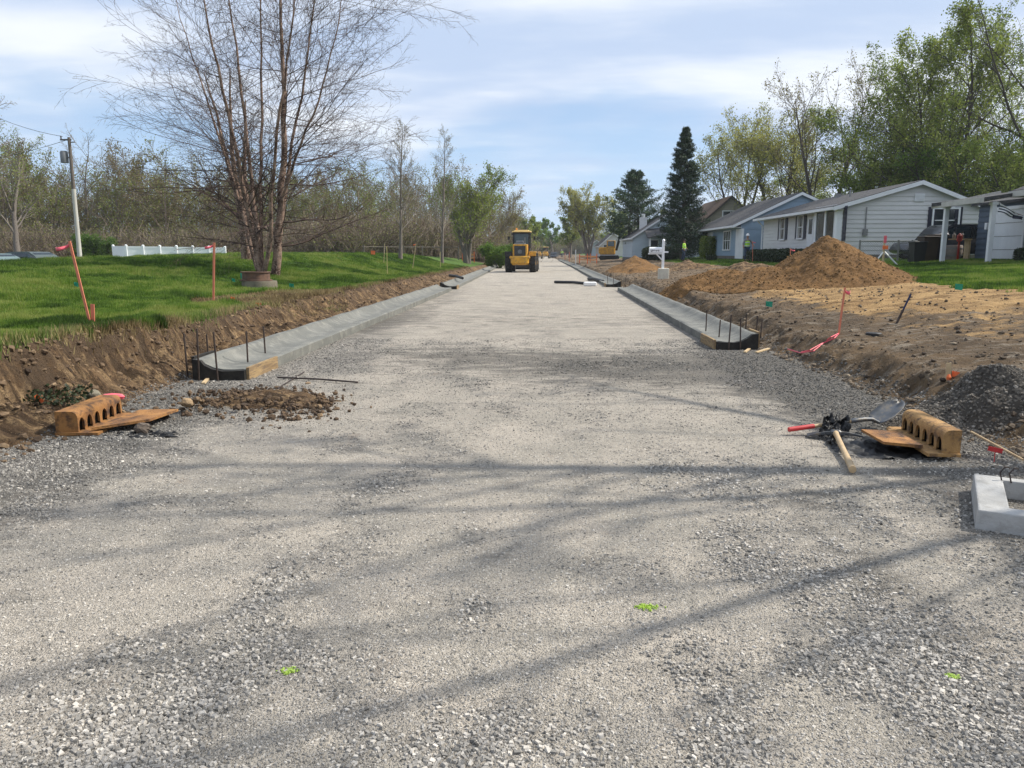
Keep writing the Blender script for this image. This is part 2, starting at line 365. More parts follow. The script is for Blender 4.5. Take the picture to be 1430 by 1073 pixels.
# ------------------------------------------------------------------ loose stones, clods, grass
_g = (1 + 5 ** .5) / 2
ICO = np.array([(-1, _g, 0), (1, _g, 0), (-1, -_g, 0), (1, -_g, 0), (0, -1, _g), (0, 1, _g), (0, -1, -_g), (0, 1, -_g), (_g, 0, -1), (_g, 0, 1), (-_g, 0, -1), (-_g, 0, 1)]) / 1.9
ICF = np.array([(0, 11, 5), (0, 5, 1), (0, 1, 7), (0, 7, 10), (0, 10, 11), (1, 5, 9), (5, 11, 4), (11, 10, 2), (10, 7, 6), (7, 1, 8), (3, 9, 4), (3, 4, 2), (3, 2, 6), (3, 6, 8), (3, 8, 9), (4, 9, 5), (2, 4, 11), (6, 2, 10), (8, 6, 7), (9, 8, 1)])
def rocks(name, P, S, mat, tint, flat=.62, seed=1, parent=None, rnd=None):
    r = np.random.default_rng(seed); n = len(P)
    if rnd is None: rnd = flat > .7
    if rnd:
        v = ICO[None] * (1 + .55 * (r.random((n, 12, 1)) - .5)) * (np.array([1, .8, flat * .85]) * (1 + .6 * (r.random((n, 1, 3)) - .5))) * S[:, None, None] * .5
        a = r.random(n) * 6.283; c, s_ = np.cos(a)[:, None], np.sin(a)[:, None]; x, y_, z = v[..., 0], v[..., 1], v[..., 2]
        v = np.stack([x * c - y_ * s_, x * s_ + y_ * c, z], 2) + P[:, None, :]; v[..., 2] += (S * .15)[:, None]
        return mesh_np(name, v.reshape(-1, 3), [((np.arange(n) * 12)[:, None, None] + ICF[None]).reshape(-1, 3)], mat, parent, False, attrs={'tint': np.repeat(tint, 12)})
    base = np.array([(-1, -1, -1), (1, -1, -1), (1, 1, -1), (-1, 1, -1), (-1, -1, 1), (1, -1, 1), (1, 1, 1), (-1, 1, 1)], float)
    v = base[None] * (1 + .75 * (r.random((n, 8, 3)) - .5)); v[:, 4:, :2] *= (.45 + .45 * r.random((n, 1, 1)))
    v *= (np.array([1, .75, flat]) * (1 + .5 * (r.random((n, 1, 3)) - .5))) * S[:, None, None] * .5
    a = r.random(n) * 6.283; t = (r.random(n) - .5) * .9
    c, s_ = np.cos(a)[:, None], np.sin(a)[:, None]; ct, st = np.cos(t)[:, None], np.sin(t)[:, None]
    x, y_, z = v[..., 0], v[..., 1], v[..., 2]; x, z = x * ct - z * st, x * st + z * ct; x, y_ = x * c - y_ * s_, x * s_ + y_ * c
    v = np.stack([x, y_, z], 2) + P[:, None, :]; v[..., 2] += (S * .06)[:, None]
    f = np.array([(3, 2, 1, 0), (4, 5, 6, 7), (0, 1, 5, 4), (1, 2, 6, 5), (2, 3, 7, 6), (3, 0, 4, 7)])
    fs = (np.arange(n) * 8)[:, None, None] + f[None]
    return mesh_np(name, v.reshape(-1, 3), [fs.reshape(-1, 4)], mat, parent, False, attrs={'tint': np.repeat(tint, 8)})
def inview(x, y, m=.6): return (x - 0) < .72 * y + m
m_stone = M_attr('crushed_stone', [c for _, c in STONE], .85, bumpd=.003, bsc=120)
n = 640000
yy = 1.3 * (14 / 1.3) ** RNG.random(n); xx = (RNG.random(n) * 1.5 - .82) * (yy + .6)
ok = (xx > foot_l(yy) - .1) & (xx < foot_r(yy) + .25); xx, yy = xx[ok], yy[ok]
gm = gravmask(xx, yy) + .55 * fbm(xx * 9, yy * 9, 90, 3); ok = RNG.random(len(xx)) < np.clip((gm - .34) * 1.2, .20, 1); xx, yy = xx[ok], yy[ok]
gm2 = gravmask(xx, yy); sz = .0035 + (.006 + .009 * ss(.3, .7, gm2)) * RNG.random(len(xx)) ** 3 * 1.15 + .010 * RNG.random(len(xx)) * (RNG.random(len(xx)) < .025) + .0006 * yy
P = np.stack([xx, yy, H(xx, yy)], 1)
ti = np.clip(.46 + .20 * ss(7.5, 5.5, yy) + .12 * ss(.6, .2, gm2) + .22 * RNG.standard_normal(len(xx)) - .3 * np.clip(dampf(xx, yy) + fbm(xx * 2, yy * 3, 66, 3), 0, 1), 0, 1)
o = rocks('gravel_stones', P, sz, m_stone, ti, seed=2); tag(o, 'loose crushed grey stone scattered over the gravel road', 'gravel', kind='stuff')
# gravel heap spread on the right bank near the inlet (a separate pile)
m_clod = M_attr('earth_clods', [(.055, .038, .026), (.10, .067, .042), (.16, .108, .064), (.25, .175, .105)], .95, bumpd=.01, bsc=40)
def scat(n, fx, fy, cond):
    x, y = fx(n), fy(n); k = cond(x, y); return x[k], y[k]
n = 16000
yy = 4.5 * (60 / 4.5) ** RNG.random(n); fl = foot_l(yy); xx = fl + .25 - (wid_l(yy) + .35) * RNG.random(n) ** .7
P = np.stack([xx, yy, H(xx, yy)], 1); sz = .006 + .075 * RNG.random(n) ** 10 + .0006 * yy
o = rocks('earth_clods', P, sz, m_clod, np.clip(.5 + .25 * RNG.standard_normal(n), 0, 1), seed=3, flat=.8)
tag(o, 'crumbled brown clods and stones strewn down the cut left bank', 'clods', kind='stuff')
n = 26000
yy = 3 * (60 / 3) ** RNG.random(n); xx = foot_r(yy) - .15 + 7 * RNG.random(n) ** 1.7; k = xx < lawn_r(yy); xx, yy = xx[k], yy[k]
P = np.stack([xx, yy, H(xx, yy)], 1); sz = .006 + .07 * RNG.random(len(xx)) ** 9 + .0005 * yy
m_clod2 = M_attr('grey_earth_crumbs', [(.05, .037, .027), (.10, .076, .054), (.17, .13, .09), (.27, .215, .15)], .95, bumpd=.008, bsc=40)
o = rocks('soil_crumbs', P, sz, m_clod2, np.clip(.5 + .25 * RNG.standard_normal(len(xx)), 0, 1), seed=4, flat=.8)
tag(o, 'grey brown soil crumbs and stones over the right verge', 'clods', kind='stuff')
def blades(name, x, y, h, mat, label, seed=1, wd=.006):
    r = np.random.default_rng(seed); n = len(x); z = H(x, y) - .005
    a = r.random(n) * 6.283; l = (r.random(n) * .7 + .1) * h; b = r.random(n) * 6.283; w = wd * (1 + .02 * y)
    A = np.stack([x - np.cos(a) * w, y - np.sin(a) * w, z], 1); B = np.stack([x + np.cos(a) * w, y + np.sin(a) * w, z], 1)
    C = np.stack([x + np.cos(b) * l * .6, y + np.sin(b) * l * .6, z + h], 1)
    v = np.stack([A, B, C], 1).reshape(-1, 3); f = np.arange(3 * n).reshape(-1, 3)
    t = np.clip(.5 + 1.9 * fbm(x * .7, y * .5, 81, 4) + 1.0 * fbm(x * 4, y * 2.5, 83, 3) + .18 * r.standard_normal(n), 0, 1)
    o = mesh_np(name, v, [f], mat, attrs={'tint': np.repeat(t, 3)}); return tag(o, label, 'grass', kind='stuff')
m_grass = M_attr('grass_blades', [(.035, .068, .012), (.075, .145, .018), (.14, .235, .028), (.25, .29, .07)], .55, .35)
n = 900000
yy = 5.5 * (62 / 5.5) ** (RNG.random(n) ** .8); xx = edge_l(yy) + .12 - (RNG.random(n) ** 1.15) * np.minimum(13, .72 * yy + 1 + edge_l(yy))
ok = islawn_l(xx, yy) & (xx > -.73 * yy - 1); xx, yy = xx[ok], yy[ok]
hh = (.045 + .05 * RNG.random(len(xx))) * (1 + 3.0 * np.clip(fbm(xx * 1.6, yy * 1.2, 84, 3), -.2, .5)) * (1 + .004 * yy)
blades('grass', xx, yy, hh, m_grass, 'bright green spring grass on the lawn left of the road')
n = 330000
yy = 14 * (75 / 14) ** (RNG.random(n) ** .8); xx = 9 + RNG.random(n) * (.68 * yy - 6); ok = islawn_r(xx, yy) & (xx < 22); xx, yy = xx[ok], yy[ok]
blades('grass', xx, yy, (.04 + .05 * RNG.random(len(xx))) * (1 + .006 * yy), m_grass, 'bright green grass in the front yards right of the road', 5, .008)
# straw and roots hanging over the bank edge
n = 15000
yy = 6 * (60 / 6) ** RNG.random(n); xx = edge_l(yy) + .03 + .07 * RNG.standard_normal(n)
m_straw = M_attr('dry_roots', [(.10, .07, .03), (.22, .16, .075), (.34, .27, .13), (.10, .16, .03)], .8, .2)
o = blades('dry_grass', xx, yy, .05 + .10 * RNG.random(n), m_straw, 'dry straw and torn turf along the edge of the left bank', 6, .005)
yy = 14.5 + 8 * RNG.random(14000); xx = -6.2 + 1.5 * (RNG.random(14000) * 2 - 1); k = soilpatch(xx, yy)
blades('dry_grass', xx[k], yy[k], .03 + .05 * RNG.random(k.sum()), m_straw, 'dead straw on the bare soil below the birch', 7, .006)

# ------------------------------------------------------------------ tree generator
def norm(a): return a / np.maximum(np.linalg.norm(a, axis=-1, keepdims=True), 1e-9)
def tubes(P, Rr, n):
    N, K, _ = P.shape; T = np.empty_like(P); T[:, 1:-1] = P[:, 2:] - P[:, :-2]; T[:, 0] = P[:, 1] - P[:, 0]; T[:, -1] = P[:, -1] - P[:, -2]; T = norm(T)
    ref = np.where(np.abs(T[:, :1, 2:3]) < .9, np.array([0, 0, 1.0]), np.array([1.0, 0, 0])); A = norm(np.cross(T, np.broadcast_to(ref, T.shape))); B = np.cross(T, A)
    an = 2 * np.pi * np.arange(n) / n
    v = P[:, :, None] + (A[:, :, None] * np.cos(an)[None, None, :, None] + B[:, :, None] * np.sin(an)[None, None, :, None]) * Rr[:, :, None, None]
    b = (np.arange(N) * K * n)[:, None, None] + (np.arange(K - 1) * n)[None, :, None]; j = np.arange(n)[None, None]; j2 = (j + 1) % n
    f = np.stack([b + j, b + j2, b + n + j2, b + n + j], -1).reshape(-1, 4)
    return v.reshape(-1, 3), f
def join(parts):
    vs, fs, o = [], [], 0
    for v, f in parts: vs.append(v); fs.append(f + o); o += len(v)
    return np.concatenate(vs), np.concatenate(fs)
def spawn(r, P, Rr, n, t0, t1, ang, ln, rr, K, trop, jit, taper=.25, lnfun=None, rmin=.004, flat=0):
    """n children on each parent polyline"""
    N, Kp, _ = P.shape; m = N * n
    t = t0 + (t1 - t0) * ((np.tile(np.arange(n), N) + r.random(m)) / n); pi = np.repeat(np.arange(N), n)
    ft = t * (Kp - 1); i0 = np.clip(ft.astype(int), 0, Kp - 2); fr = (ft - i0)[:, None]
    p0 = P[pi, i0] * (1 - fr) + P[pi, i0 + 1] * fr; tg = norm(P[pi, i0 + 1] - P[pi, i0]); r0 = (Rr[pi, i0] * (1 - fr[:, 0]) + Rr[pi, i0 + 1] * fr[:, 0])
    a = np.radians(ang[0] + (ang[1] - ang[0]) * r.random(m)) ; az = r.random(m) * 6.283 if not flat else np.where(np.arange(m) % 2, 0, np.pi) + .5 * r.standard_normal(m)
    u = norm(np.cross(tg, np.array([.31, .17, .94]) if not flat else np.array([0, 0, 1.0]))); w = np.cross(tg, u)
    if flat: u, w = u, w
    d = tg * np.cos(a)[:, None] + (u * np.cos(az)[:, None] + w * np.sin(az)[:, None]) * np.sin(a)[:, None]
    plen = np.linalg.norm(np.diff(P, axis=1), axis=2).sum(1)[pi]
    L = (lnfun(t, p0) if lnfun else ln * plen * (1 - .55 * t)) * (.65 + .6 * r.random(m))
    C = np.empty((m, K, 3)); C[:, 0] = p0
    for k in range(1, K):
        d = norm(d + jit * r.standard_normal((m, 3)) + np.array([0, 0, trop])); C[:, k] = C[:, k - 1] + d * (L / (K - 1))[:, None]
    rad = np.maximum(r0 * rr, rmin)[:, None] * (1 - (1 - taper) * np.linspace(0, 1, K))[None]
    return C, np.maximum(rad, rmin * .6)
def leafcloud(r, P, n, size, spread, shape=.6):
    N, K, _ = P.shape; m = N * n; pi = np.repeat(np.arange(N), n); t = r.random(m) ** .7 * (K - 1); i0 = np.clip(t.astype(int), 0, K - 2); fr = (t - i0)[:, None]
    c = P[pi, i0] * (1 - fr) + P[pi, i0 + 1] * fr + spread * r.standard_normal((m, 3))
    a = norm(r.standard_normal((m, 3))); b = norm(np.cross(a, r.standard_normal((m, 3)))); s = size * (.5 + r.random(m))[:, None]
    v = np.stack([c - a * s, c - b * s * shape, c + a * s, c + b * s * shape], 1).reshape(-1, 3)
    return v, np.arange(4 * m).reshape(-1, 4), c
def tree(name, base, label, height, spec, bark, leaf=None, cat='tree', group=None, seed=1, stems=None, twig=None):
    """trunk = the big wood; crown = fine branches with their buds or leaves"""
    r = np.random.default_rng(seed); root = empty(name, base, label, cat, group)
    if stems is None:
        K0 = 10; ns = spec.get('stems', 1); P = np.zeros((ns, K0, 3)); Rr = np.zeros((ns, K0))
        for i in range(ns):
            az = 6.283 * i / ns + r.random(); lean = spec.get('lean', .04) * (1 if ns > 1 else r.random())
            d = np.array([math.cos(az) * lean, math.sin(az) * lean, 1.0]); q = np.array([math.cos(az), math.sin(az), 0]) * (.12 if ns > 1 else 0)
            hh = height * spec.get('trunk', .9) * (1 - .2 * r.random() * (ns > 1))
            for k in range(K0):
                P[i, k] = q; d = d + spec.get('wob', .05) * np.array([*r.standard_normal(2), 0]); d[2] = 1; q = q + norm(d) * hh / (K0 - 1)
            Rr[i] = spec['r'] * (1 - .88 * np.linspace(0, 1, K0)) * (1 + .35 * np.exp(-np.arange(K0) * 1.6))
    else: P, Rr = stems
    sides = [9, 6, 4, 3, 3, 3]; lv = [(P, Rr)]
    for k, s in enumerate(spec['lv']): lv.append(spawn(r, lv[-1][0], lv[-1][1], **s))
    nb = spec.get('big', 2)
    v, f = join([tubes(p, q, sides[i]) for i, (p, q) in enumerate(lv[:nb])]); mesh_np('trunk', v, [f], bark, root, True)
    fine = [tubes(p, q, 3) for p, q in lv[nb:]]; v, f = join(fine); mats = [twig or bark]; fm = np.zeros(len(f), int); tint = np.full(len(v), .5)
    if leaf is not None:
        lp_ = spec['leaf']; vs, fs, ti = [v], [f], [tint]
        v2, f2, c = leafcloud(r, lv[-1][0], lp_['n'], lp_['s'], lp_['sp'], lp_.get('shape', .6))
        tt = np.clip(.5 + 1.3 * fbm(c[:, 0] * .45 + 7, c[:, 2] * .45 + c[:, 1] * .3, seed, 3) + .15 * r.standard_normal(len(c)), 0, 1)
        v, f = np.concatenate([v, v2]), np.concatenate([f, f2 + len(v)]); fm = np.concatenate([fm, np.ones(len(f2), int)]); tint = np.concatenate([tint, np.repeat(tt, 4)]); mats.append(leaf)
    mesh_np('crown', v, [f], mats, root, False, fmat=fm, attrs={'tint': tint})
    return root
def dup(root, loc, rz, sc, label, group=None):
    c = root.copy(); COL.objects.link(c); c.location = loc; c.rotation_euler = (0, 0, rz); c.scale = sc if isinstance(sc, tuple) else (sc,) * 3
    c['label'] = label
    if group: c['group'] = group
    for ch in list(root.children):
        d = ch.copy(); COL.objects.link(d); d.parent = c
        for g_ in ch.children: e = g_.copy(); COL.objects.link(e); e.parent = d
    return c
def b_birch(k):
    c = k.mix(k.rng(k.noise(3.5, 5, .7, (1, 1, .6)), .42, .58), (.36, .245, .185), (.075, .045, .033))
    c = k.mix(k.rng(k.noise(14, 4, .7, (1, 1, 2.2)), .56, .62), c, (.52, .41, .33)); k.L.new(c, k.b.inputs['Base Color'])
    k.L.new(k.bump(k.noise(25, 5, .8), .05), k.b.inputs['Normal'])
m_birch = ground_mat('peeling_birch_bark', b_birch)
m_bark = M('grey_bark', (.11, .09, .075), (.20, .175, .15), 8, .9, .02, stretch=(3, 3, .6))
m_barkd = M('dark_bark', (.05, .04, .033), (.10, .085, .07), 8, .9, .02, stretch=(3, 3, .6))
m_twig = M('reddish_twig', (.055, .034, .028), (.09, .056, .045), 3, .8)
m_twigg = M('grey_twig', (.17, .145, .12), (.25, .215, .18), 2, .8)
m_twigb = M('brown_twig', (.15, .115, .085), (.22, .175, .13), 2, .8)
LF_bud = M_attr('catkin_buds', [(.16, .12, .06), (.24, .22, .09), (.30, .30, .12)], .8, .3)
LF_olive = M_attr('olive_spring_leaves', [(.08, .12, .022), (.15, .205, .036), (.235, .29, .055), (.33, .36, .10)], .6, .5)
LF_yel = M_attr('yellow_spring_leaves', [(.16, .17, .04), (.26, .27, .06), (.36, .36, .10), (.42, .40, .14)], .6, .45)
LF_green = M_attr('fresh_green_leaves', [(.05, .10, .015), (.10, .18, .025), (.17, .27, .04)], .6, .45)
LF_brown = M_attr('brown_bud_leaves', [(.15, .12, .05), (.21, .19, .06), (.27, .25, .08)], .7, .4)
LF_need = M_attr('dark_needles', [(.012, .026, .014), (.025, .05, .022), (.045, .08, .03)], .6, .1)
LF_pine = M_attr('pine_needles', [(.02, .04, .02), (.045, .085, .035), (.09, .14, .05)], .6, .1)

# --- the multi-stemmed birch on the left lawn
def stem_poly(pts, Yb, r0, r1, K=16):
    q = np.array([at(px, py, Yb + dy) for px, py, dy in pts]); s = np.concatenate([[0], np.cumsum(np.linalg.norm(np.diff(q, axis=0), axis=1))]); u = np.linspace(0, s[-1], K)
    p = np.stack([np.interp(u, s, q[:, i]) for i in range(3)], 1); p[1:-1] = .25 * p[:-2] + .5 * p[1:-1] + .25 * p[2:]
    p[1:-1] += .02 * RNG.standard_normal((K - 2, 3)); return p, r0 + (r1 - r0) * np.linspace(0, 1, K) ** .8
YB = 25.0
bb = hit(378, 386); print('birch base', bb); YB = bb.y
SP = [stem_poly(s, YB, a, b) for s, a, b in [
    ([(384, 388, 0), (389, 340, 0), (393, 290, .1), (397, 200, .2), (396, 100, .2), (390, 0, .3), (388, -110, .3)], .19, .02),
    ([(366, 386, -.1), (358, 345, -.1), (345, 290, -.3), (328, 200, -.6), (306, 110, -.9), (284, 0, -1.2), (276, -70, -1.4)], .13, .014),
    ([(364, 386, .2), (362, 340, .2), (352, 270, .3), (345, 190, .5), (334, 90, .8), (318, -10, 1.0), (308, -100, 1.2)], .11, .014),
    ([(367, 386, .1), (364, 330, .3), (364, 250, .6), (366, 150, 1.0), (364, 40, 1.3), (362, -90, 1.6)], .10, .014),
    ([(386, 388, .1), (392, 320, .3), (398, 270, .6), (408, 200, .9), (425, 110, 1.3), (438, 10, 1.6), (448, -90, 1.8)], .10, .014),
    ([(368, 385, -.1), (378, 330, -.4), (380, 270, -.8), (386, 190, -1.1), (400, 100, -1.5), (412, -10, -1.8), (420, -90, -2)], .10, .014),
    ([(362, 385, .3), (346, 330, .6), (328, 260, 1.0), (302, 180, 1.6), (272, 90, 2.2), (246, 0, 2.6)], .09, .012),
    ([(393, 300, 0), (402, 250, -.3), (420, 200, -.6), (446, 140, -1.0), (468, 60, -1.4), (480, -20, -1.7)], .07, .012)]]
bP = np.stack([p for p, _ in SP]) - np.array(bb); bR = np.stack([q for _, q in SP]) * .86
def blen(t, p): return np.interp(p[:, 2], [0, 1.2, 3, 6, 9, 12.5], [2.0, 3.8, 4.6, 4.0, 2.8, 1.2])
birch_spec = dict(big=1, lv=[
    dict(n=34, t0=.09, t1=.98, ang=(46, 86), ln=1, rr=.26, K=9, trop=.022, jit=.10, lnfun=blen, rmin=.008),
    dict(n=10, t0=.15, t1=.98, ang=(22, 50), ln=.42, rr=.55, K=6, trop=.01, jit=.10, rmin=.0048),
    dict(n=6, t0=.25, t1=1, ang=(22, 50), ln=.5, rr=.6, K=4, trop=.01, jit=.12, rmin=.0034)],
    leaf=dict(n=1, s=.016, sp=.02, shape=.4))
tree('river_birch', bb, 'tall bare birch with many peeling pinkish stems beside the manhole riser', 13, birch_spec, m_birch, LF_bud, seed=3, stems=(bP, bR), twig=m_twig)
# rear birch stem clump
b2 = hit(347, 364.5); print('b2', b2)
sp2 = dict(big=1, stems=3, lean=.12, r=.16, lv=[
    dict(n=18, t0=.12, t1=.98, ang=(40, 75), ln=.42, rr=.35, K=7, trop=-.0, jit=.1, rmin=.009),
    dict(n=9, t0=.2, t1=1, ang=(25, 55), ln=.42, rr=.55, K=5, trop=-.01, jit=.12, rmin=.006),
    dict(n=4, t0=.3, t1=1, ang=(25, 55), ln=.5, rr=.6, K=3, trop=0, jit=.12, rmin=.005)])
tree('river_birch', b2, 'smaller dark-trunked birch standing just behind the tall birch', 9, sp2, m_birch, None, seed=8, twig=m_twig)
# slim bare young trees
def slim(t, p): return np.interp(t, [0, .2, 1], [2.5, 2.9, .5])
sp3 = dict(big=1, r=.11, wob=.015, trunk=.98, lv=[
    dict(n=60, t0=.2, t1=.99, ang=(30, 52), ln=1, rr=.3, K=6, trop=.06, jit=.06, lnfun=slim, rmin=.009),
    dict(n=8, t0=.2, t1=1, ang=(20, 45), ln=.42, rr=.6, K=4, trop=.03, jit=.1, rmin=.007),
    dict(n=3, t0=.3, t1=1, ang=(25, 45), ln=.5, rr=.6, K=3, trop=.02, jit=.1, rmin=.006)], leaf=dict(n=1, s=.03, sp=.05))
def hgt(p, py):   # tree height so that its tip is at photo row py
    d = math.hypot(p[0], p[1]); 
    q = at(CX + (0), py, p[1]); return (353 - py) / F * p[1] * 1.03 + CAMZ - p[2]
b3 = hit(559, 362.5); b4 = on(float(at(617, 353, 58)[0]), 58); print('b3', b3, 'b4', b4)
tree('young_tree', b3, 'slim straight bare young tree on the lawn left of the road, nearer one', hgt(b3, 185), sp3, m_bark, LF_bud, seed=12, twig=m_twigg, group='slim bare trees on the left lawn')
tree('young_tree', b4, 'slim pale-topped bare tree further up the left lawn by orange flags', hgt(b4, 190), sp3, m_bark, LF_bud, seed=13, twig=m_twigg, group='slim bare trees on the left lawn')
sp4 = dict(big=1, stems=3, lean=.28, r=.12, lv=sp2['lv'])
b5 = hit(573, 356); tree('river_birch', b5, 'short leaning birch between the two slim bare trees', hgt(b5, 262), sp4, m_birch, None, seed=14, twig=m_twigb)

# --- woods: broad trees
def broad(n1=14, ang=(25, 55), leafn=3, ls=.10, r=.28, stems=1, t0=.25, lr=.55, sp=.18, trop=.03, n2=9, n3=6, lean=.05, rm=.014, lf=True):
    d = dict(big=2, stems=stems, lean=lean, r=r, wob=.06, trunk=.85, lv=[
        dict(n=n1, t0=t0, t1=.98, ang=ang, ln=lr, rr=.42, K=8, trop=trop, jit=.10, rmin=.03),
        dict(n=n2, t0=.2, t1=1, ang=(25, 55), ln=.48, rr=.5, K=6, trop=trop, jit=.12, rmin=rm * 1.3),
        dict(n=n3, t0=.25, t1=1, ang=(25, 60), ln=.5, rr=.6, K=4, trop=.01, jit=.14, rmin=rm)])
    if lf: d['leaf'] = dict(n=leafn, s=ls, sp=sp)
    return d
def T(name, px, Yd, top, label, spec, bark, leaf, seed, twig=None, z=None, cat='tree', group=None):
    p = at(px, 353, Yd); b = Vector((p[0], p[1], hz(p[0], p[1]) if z is None else z))
    return tree(name, b, label, hgt(b, top) * (1.02 if spec.get('big') == 2 else 1), spec, bark, leaf, seed=seed, twig=twig, cat=cat, group=group)
T('bare_tree', 122, 88, 198, 'bare grey domed tree rising behind the white-based utility pole', broad(16, leafn=1, ls=.03, t0=.3, n3=7, rm=.013), m_bark, LF_bud, 21, m_twigg)
oak_l = T('budding_tree', 24, 66, 178, 'olive budding tree at the left edge, taller than its neighbours', broad(15, leafn=4, ls=.06), m_bark, LF_olive, 22, m_twigg)
T('budding_tree', -12, 55, 110, 'grey bare tree whose twigs reach in from the left edge', broad(15, leafn=1, ls=.04, n3=7), m_bark, LF_bud, 23, m_twigg)
T('budding_tree', 172, 84, 222, 'brown and orange budding tree left of the white fence', broad(15, leafn=3, ls=.06), m_bark, LF_brown, 24, m_twigb)
T('budding_tree', 652, 74, 232, 'rounded yellow-green tree behind the second slim bare tree', broad(18, leafn=5, ls=.07, stems=3, lean=.15, r=.2, t0=.15), m_bark, LF_olive, 25, m_twigg)
T('budding_tree', 686, 95, 262, 'brownish twiggy tree left of the loader cab', broad(15, leafn=3, ls=.07, stems=2, lean=.15, r=.18), m_bark, LF_brown, 26, m_twigb)
T('bare_tree', 722, 118, 277, 'small bare rounded tree above the loader', broad(16, leafn=2, ls=.06, rm=.02), m_bark, LF_olive, 27, m_twigg)
T('green_tree', 742, 150, 305, 'fresh green tree just right of the loader cab, far along the road', broad(16, leafn=8, ls=.16, rm=.02), m_bark, LF_olive, 28)
T('green_bush', 697, 78, 336, 'round bright green bush at the wood edge left of the loader', broad(13, leafn=5, ls=.06, stems=7, lean=.75, r=.05, t0=.1), m_bark, LF_green, 29, cat='bush')
T('green_bush', 128, 70, 325, 'small bright green bush between the utility pole and the white fence', broad(12, leafn=6, ls=.06, stems=5, lean=.5, r=.05, t0=.1), m_bark, LF_green, 30, cat='bush')
# --- the woodland mass (nobody could count its trees)
def woodmass():
    r = np.random.default_rng(77); V_, F_, Mi, Ti = [], [], [], []; off = 0; protos = []
    for k in range(6):
        spc = broad(13, leafn=4, ls=.085, stems=1 + k % 3, lean=.16, r=.15, t0=.05, n2=8, n3=4, rm=.016)
        K0 = 8; ns = spc['stems']; P = np.zeros((ns, K0, 3)); Rr = np.zeros((ns, K0))
        for i in range(ns):
            az = 6.283 * i / ns + r.random(); d = np.array([math.cos(az) * .16, math.sin(az) * .16, 1.0]); q = np.zeros(3)
            for j in range(K0): P[i, j] = q; d = d + .07 * np.array([*r.standard_normal(2), 0]); q = q + norm(d) * 8.5 / (K0 - 1)
            Rr[i] = spc['r'] * (1 - .85 * np.linspace(0, 1, K0))
        lv = [(P, Rr)]
        for s in spc['lv']: lv.append(spawn(r, lv[-1][0], lv[-1][1], **s))
        v, f = join([tubes(p, q, 3) for p, q in lv]); v2, f2, c = leafcloud(r, lv[-1][0], 4, .07, .22); protos.append((v, f, v2, f2))
    # understorey brush
    n = 520; a = r.random(n) * 6.283; t = .75 * r.random(n); P = np.zeros((n, 5, 3)); P[:, 0, :2] = r.standard_normal((n, 2)) * 1.3; d = np.stack([np.cos(a) * t, np.sin(a) * t, np.ones(n)], 1); L = 1.4 + 2.4 * r.random(n)
    for j in range(1, 5): d = norm(d + .2 * r.standard_normal((n, 3))); P[:, j] = P[:, j - 1] + d * (L / 4)[:, None]
    C, cr = spawn(r, P, np.full((n, 5), .02), 3, .3, 1, (20, 60), .5, .6, 3, .02, .15, rmin=.012)
    v, f = join([tubes(P, np.full((n, 5), .014), 3), tubes(C, cr, 3)]); v2, f2, c = leafcloud(r, C, 3, .05, .12); brush = (v, f, v2, f2)
    def put(pr, x, y, s, hue, zs=1):
        nonlocal off
        v, f, v2, f2 = pr; a = r.random() * 6.283; c, sn = math.cos(a), math.sin(a); z = hz(x, y) - .1
        for vv, ff, mi in ((v, f, 0), (v2, f2, 1)):
            w = np.stack([(vv[:, 0] * c - vv[:, 1] * sn) * s + x, (vv[:, 0] * sn + vv[:, 1] * c) * s + y, vv[:, 2] * s * zs + z], 1)
            V_.append(w); F_.append(ff + off); off += len(w); Mi.append(np.full(len(ff), mi))
            Ti.append(np.full(len(w), hue) + (np.repeat(.12 * r.standard_normal(len(w) // 4), 4) if mi else 0))
    # wood edge runs from the far left to the road far away
    for k in range(84):
        u = (k + r.random()) / 84; px = -60 + 800 * u; Yd = lp(u, [0, .35, .7, 1], [80, 82, 84, 175]) + r.random() * 22
        p = at(px, 353, Yd); top = lp(px, [-60, 60, 110, 170, 260, 400, 520, 640, 700, 745], [205, 228, 262, 240, 238, 250, 252, 262, 285, 312]) + 18 * r.standard_normal()
        h = (353 - top) / F * Yd + .6; put(protos[k % 6], p[0], p[1], h / 9.2, np.clip(.45 + .3 * r.standard_normal(), 0, 1))
    for k in range(46):
        u = (k + r.random()) / 46; px = -60 + 790 * u; Yd = lp(u, [0, .35, .7, .92, 1], [74, 74, 73, 92, 130]) + r.random() * 5
        p = at(px, 353, Yd); put(brush, p[0], p[1], .75 + .9 * r.random(), np.clip(.3 + .3 * r.standard_normal(), 0, 1), .8)
    for k in range(26):
        Yd = 250 + 60 * r.random(); px = 690 + 215 * (k + r.random()) / 26
        p = at(px, 353, Yd)
        if abs(p[0]) < 3.5: p[0] += 9 if k % 2 else -9; Yd += 40
        put(protos[k % 6], p[0], Yd, lp(px, [690, 755, 765, 905], [1.4, 1.0, 1.0, 1.5]) * (.8 + .3 * r.random()), np.clip(.7 + .2 * r.standard_normal(), 0, 1))
        if k < 12: put(brush, 755 * 0 + (k - 6) * 7, 325, 2.2, .6, 1.0)
    o = mesh_np('woodland', np.concatenate(V_), [np.concatenate(F_)], [m_twigb, M_attr('mixed_spring_leaves', [(.16, .12, .06), (.20, .18, .06), (.22, .23, .06), (.16, .21, .045), (.30, .31, .08)], .6, .4)], fmat=np.concatenate(Mi), attrs={'tint': np.clip(np.concatenate(Ti), 0, 1)})
    tag(o, 'dense brown and olive spring woodland behind the left lawn', 'woodland', kind='stuff')
woodmass()

